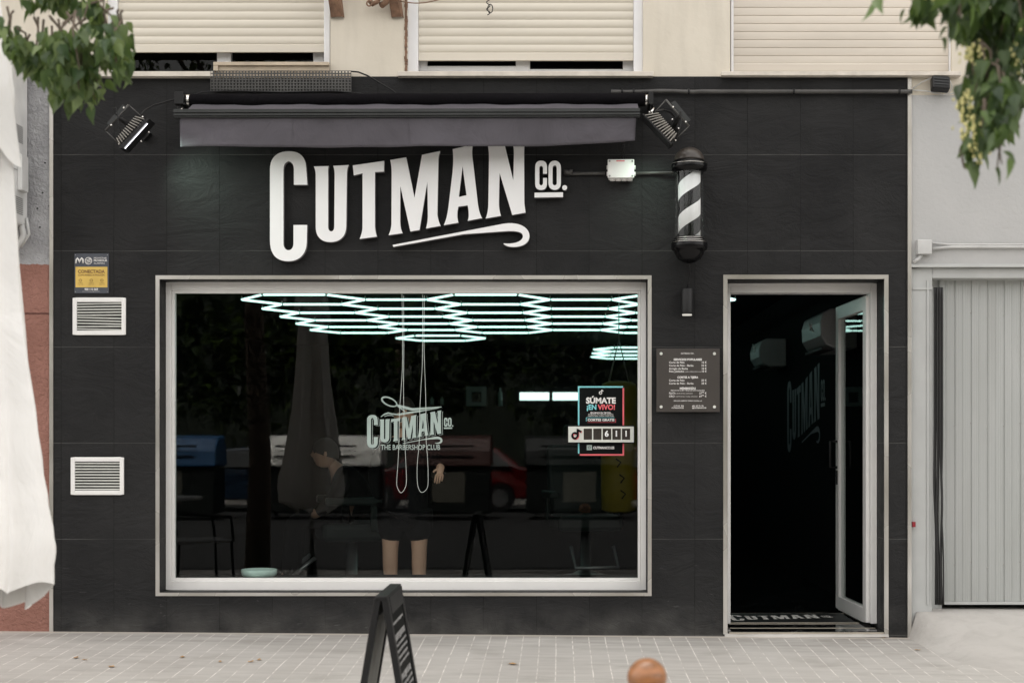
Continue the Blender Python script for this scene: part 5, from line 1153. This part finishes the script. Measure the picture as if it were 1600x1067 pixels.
tree((-2.75, -4.0, gz(-2.75, -4)-.02), 'leafy street tree whose drooping branch fills the upper left corner', 5.5,
     [(90, -12, 60, 16, 44), (10, 52, 16, 26, 30), (35, 75, 16, 18, 20), (66, 88, 22, 36, 60), (92, 74, 26, 28, 52), (118, 92, 30, 46, 95), (96, 135, 16, 28, 36), (140, 118, 18, 30, 45), (160, 60, 26, 36, 70), (184, 82, 18, 34, 48), (133, 150, 9, 18, 10), (100, 0, 42, 12, 30), (45, -2, 12, 8, 6), (193, 40, 8, 12, 8), (146, 2, 14, 18, 20)],
     .068, .044, 'leaf', (-2.7, -3.9, 4.7), 1.4, 260)
tree((2.35, -5.35, gz(2.35, -5.3)-.02), 'leafy street tree with pale blossom hanging into the upper right corner', 4.6,
     [(1590, -20, 80, 30, 80), (1560, 30, 42, 36, 85), (1528, 20, 30, 30, 50), (1590, 60, 26, 60, 80), (1550, 80, 28, 46, 80), (1532, 130, 24, 44, 60), (1556, 160, 22, 44, 60), (1538, 205, 22, 30, 34), (1566, 120, 16, 60, 45), (1592, 150, 10, 30, 12), (1508, 258, 7, 12, 3), (1556, 255, 7, 16, 3), (1488, 35, 10, 18, 8), (1455, 3, 30, 10, 22), (1432, -2, 8, 6, 4), (1380, -12, 10, 3, 4), (1572, 195, 8, 20, 6), (1500, 8, 24, 16, 26), (1598, 20, 18, 40, 36)],
     .074, .042, 'leaf2', (2.2, -5.1, 4.6), 1.5, 260, [(1516, 82, 20, 18, 34), (1505, 160, 14, 18, 26), (1512, 195, 14, 24, 40), (1528, 225, 14, 20, 26), (1585, 90, 18, 40, 26), (1534, 245, 12, 12, 14), (1450, 5, 20, 8, 8)])

# ================================================================ the street behind the camera (seen reflected in the glass)
def container(x, y, w_, col, lab, sticker=True):
    t = thing('recycling_container', (0, 0, 0), lab, 'recycling container', 'recycling containers along the opposite kerb')
    q = MB(); q.box(-w_/2, w_/2, -.5, .5, .12, 1.05); build('body', q, 'bin', t, bevel=.04)
    q = MB(); q.prism([(-.56, 1.05), (.58, 1.05), (.50, 1.35), (.25, 1.62), (-.3, 1.66), (-.52, 1.4)], -w_/2-.03, w_/2+.03); q.v = [Vector((v.y, v.x, v.z)) for v in q.v]; l_ = build('lid', q, col, t, bevel=.04)
    q = MB()
    for k in range(3): q.box(-w_*.36, w_*.30, .535-.06*k, .56-.06*k, 1.24+.1*k, 1.265+.1*k)
    build('slot', q, 'bin', l_)
    if sticker: q = MB(); q.box(-.32, .32, .501, .506, .35, .95); build('poster', q, 'canvas', t)
    for a in (-1, 1):
        q = MB(); q.tube([(a*w_*.4, -.3, .07), (a*w_*.4+.04*a, -.3, .07)], .08, 14); build('wheel', q, 'rubber', t)
    place(t, (x, y, -.35), 0); return t
def rx(px, y): return (px-CX)/(F/(D-y))
for (a, y, w_, col, lab) in ((262, -20.5, 1.9, 'blue', 'blue lidded recycling container reflected at left of the window'), (500, -20.8, 2.4, 'lidw', 'pale lidded recycling container reflected left of the logo'), (702, -20.6, 1.6, 'brownp', 'brown lidded container reflected right of the logo'), (905, -20.8, 2.1, 'bin', 'dark container with poster reflected below the window poster')):
    container(rx(a, y), y, w_, col, lab)
def car(x, y, m, lab, sc_=1.0, rz=0):
    t = thing('parked_car', (0, 0, 0), lab, 'car', 'cars parked across the street')
    side = [(-2.1, .35), (-2.12, .62), (-1.95, .85), (-1.1, .95), (-.55, 1.38), (.5, 1.45), (1.25, 1.38), (1.75, .98), (2.05, .92), (2.1, .5), (2.05, .3), (1.65, .28), (1.55, .55), (1.3, .62), (1.05, .55), (.95, .26), (-.95, .26), (-1.05, .55), (-1.3, .62), (-1.55, .55), (-1.65, .28)]
    q = MB(); q.prism(side, -.86, .86)
    for i, v in enumerate(q.v):
        if v.z > 1.0: v.y *= .80
        elif v.z > .8: v.y *= .97
    build('body', q, m, t, bevel=.05)
    for s_ in (-1, 1):
        q = MB(); q.prism([(-1.0, .97), (-.52, 1.32), (.48, 1.38), (1.15, 1.31), (1.55, 1.0)], s_*.80, s_*.815)
        for v in q.v:
            if v.z > 1.2: v.y *= .88
            else: v.y *= 1.06
        build('side_window', q, 'carglass', t)
    for a in (-1.3, 1.3):
        for s_ in (-1, 1):
            q = MB(); q.tube([(a, s_*.68, .31), (a, s_*.86, .31)], .31, 24); wh = build('wheel', q, 'rubber', t); q = MB(); q.tube([(a, s_*.861, .31), (a, s_*.87, .31)], .19, 18); build('rim', q, 'iron', wh)
    q = MB(); q.box(-2.13, -2.06, -.75, -.45, .62, .74); q.box(-2.13, -2.06, .45, .75, .62, .74); build('headlight', q, 'lidw', t)
    place(t, (x, y, -.35), rz); return t
car(rx(690, -24.2), -24.2, 'redcar', 'red parked car reflected behind the brown container'); car(rx(400, -24.4), -24.4, 'bluecar', 'dark blue parked car reflected at left of the window'); car(rx(1010, -24.2), -24.2, 'redcar', 'red parked car reflected near right window edge', rz=PI)
def chair(lab):
    t = thing('terrace_chair', (0, 0, 0), lab, 'chair', 'terrace chairs by the parasol')
    for a, b in ((-.22, -.22), (.22, -.22), (-.22, .22), (.22, .22)):
        q = MB(); q.tube([(a*1.1, b*1.1, 0), (a, b, .44)], .012); build('leg', q, 'black', t)
    q = MB(); q.box(-.24, .24, -.23, .23, .43, .455); build('seat', q, 'iron', t, bevel=.01)
    q = MB(); q.grid(12, 6, lambda u, v_: (-.24+.48*u, .23+.06*v_+.04*(1-(2*u-1)**2), .5+.38*v_)); b_ = build('backrest', q, 'black', t); m_ = b_.modifiers.new('s', 'SOLIDIFY'); m_.thickness = .012
    for s_ in (-1, 1):
        q = MB(); q.tube([(s_*.25, .25, .68), (s_*.27, .05, .67), (s_*.27, -.2, .65), (s_*.25, -.23, .44)], .013); build('armrest', q, 'black', t)
    return t
c0 = chair('black terrace chair reflected at lower left of the window, nearer the glass'); place(c0, (-3.05, -3.0, gz(-3.05, -3)), R(60))
dup(c0, (-3.9, -3.6, gz(-3.9, -3.6)), R(-80), 'black terrace chair beyond the left edge, on far side of the table'); 
tb = thing('terrace_table', (-3.4, -3.2, gz(-3.4, -3.2)), 'round dark terrace table between the two chairs under the closed parasol', 'table')
q = MB(); q.lathe([(.33, .70), (.34, .715), (.33, .73)], -3.4, -3.2, 36); build('tabletop', q, 'iron', tb); q = MB(); q.lathe([(.22, -.1), (.2, -.06), (.03, -.03), (.03, .70)], -3.4, -3.2, 20); build('table_stand', q, 'black', tb)
# row of trees beyond the road
def fartree(x, y, h_, r0, lab):
    t = thing('tree', (x, y, -.3), lab, 'tree', 'trees on the far side of the street'); q = MB(); q.tube([(x, y, -.3), (x+.1, y, 2.0), (x, y, h_*.6)], [.2, .16, .08], 10); build('trunk', q, 'bark', t)
    q = MB(); C_ = Vector((x, y, h_*.62))
    for k in range(1500):
        while True:
            v = Vector((rnd(-1, 1), rnd(-1, 1), rnd(-1, 1)))
            if .3 < v.length < 1 and noise.noise(v*2.5+Vector((x, 0, 0))) > -.3: break
        leaf(q, C_+Vector((v.x*r0, v.y*r0*.7, v.z*h_*.46)), Vector((rnd(-1, 1), rnd(-1, 1), rnd(-1, .3))), Vector((rnd(-1, 1), rnd(-1, 1), 1)), .42, .34)
    build('crown', q, 'farleaf', t)
for i, x in enumerate((-17, -12.5, -8.3, -4.0, .2, 4.6, 9, 14)):
    fartree(x+rnd(-.5, .5), -30+rnd(-1.2, 1.2), 7.2+rnd(-.6, 1), 3.2, 'dark leafy tree across the street, number of trunks from the left edge: '+['one', 'two', 'three', 'four', 'five', 'six', 'seven', 'eight'][i])
hb = MB(); hb.box(-45, 45, -44, -41, -.3, 6.5); build('opposite_building', hb, 'hedge', label='long low building behind the trees across the street', category='building')
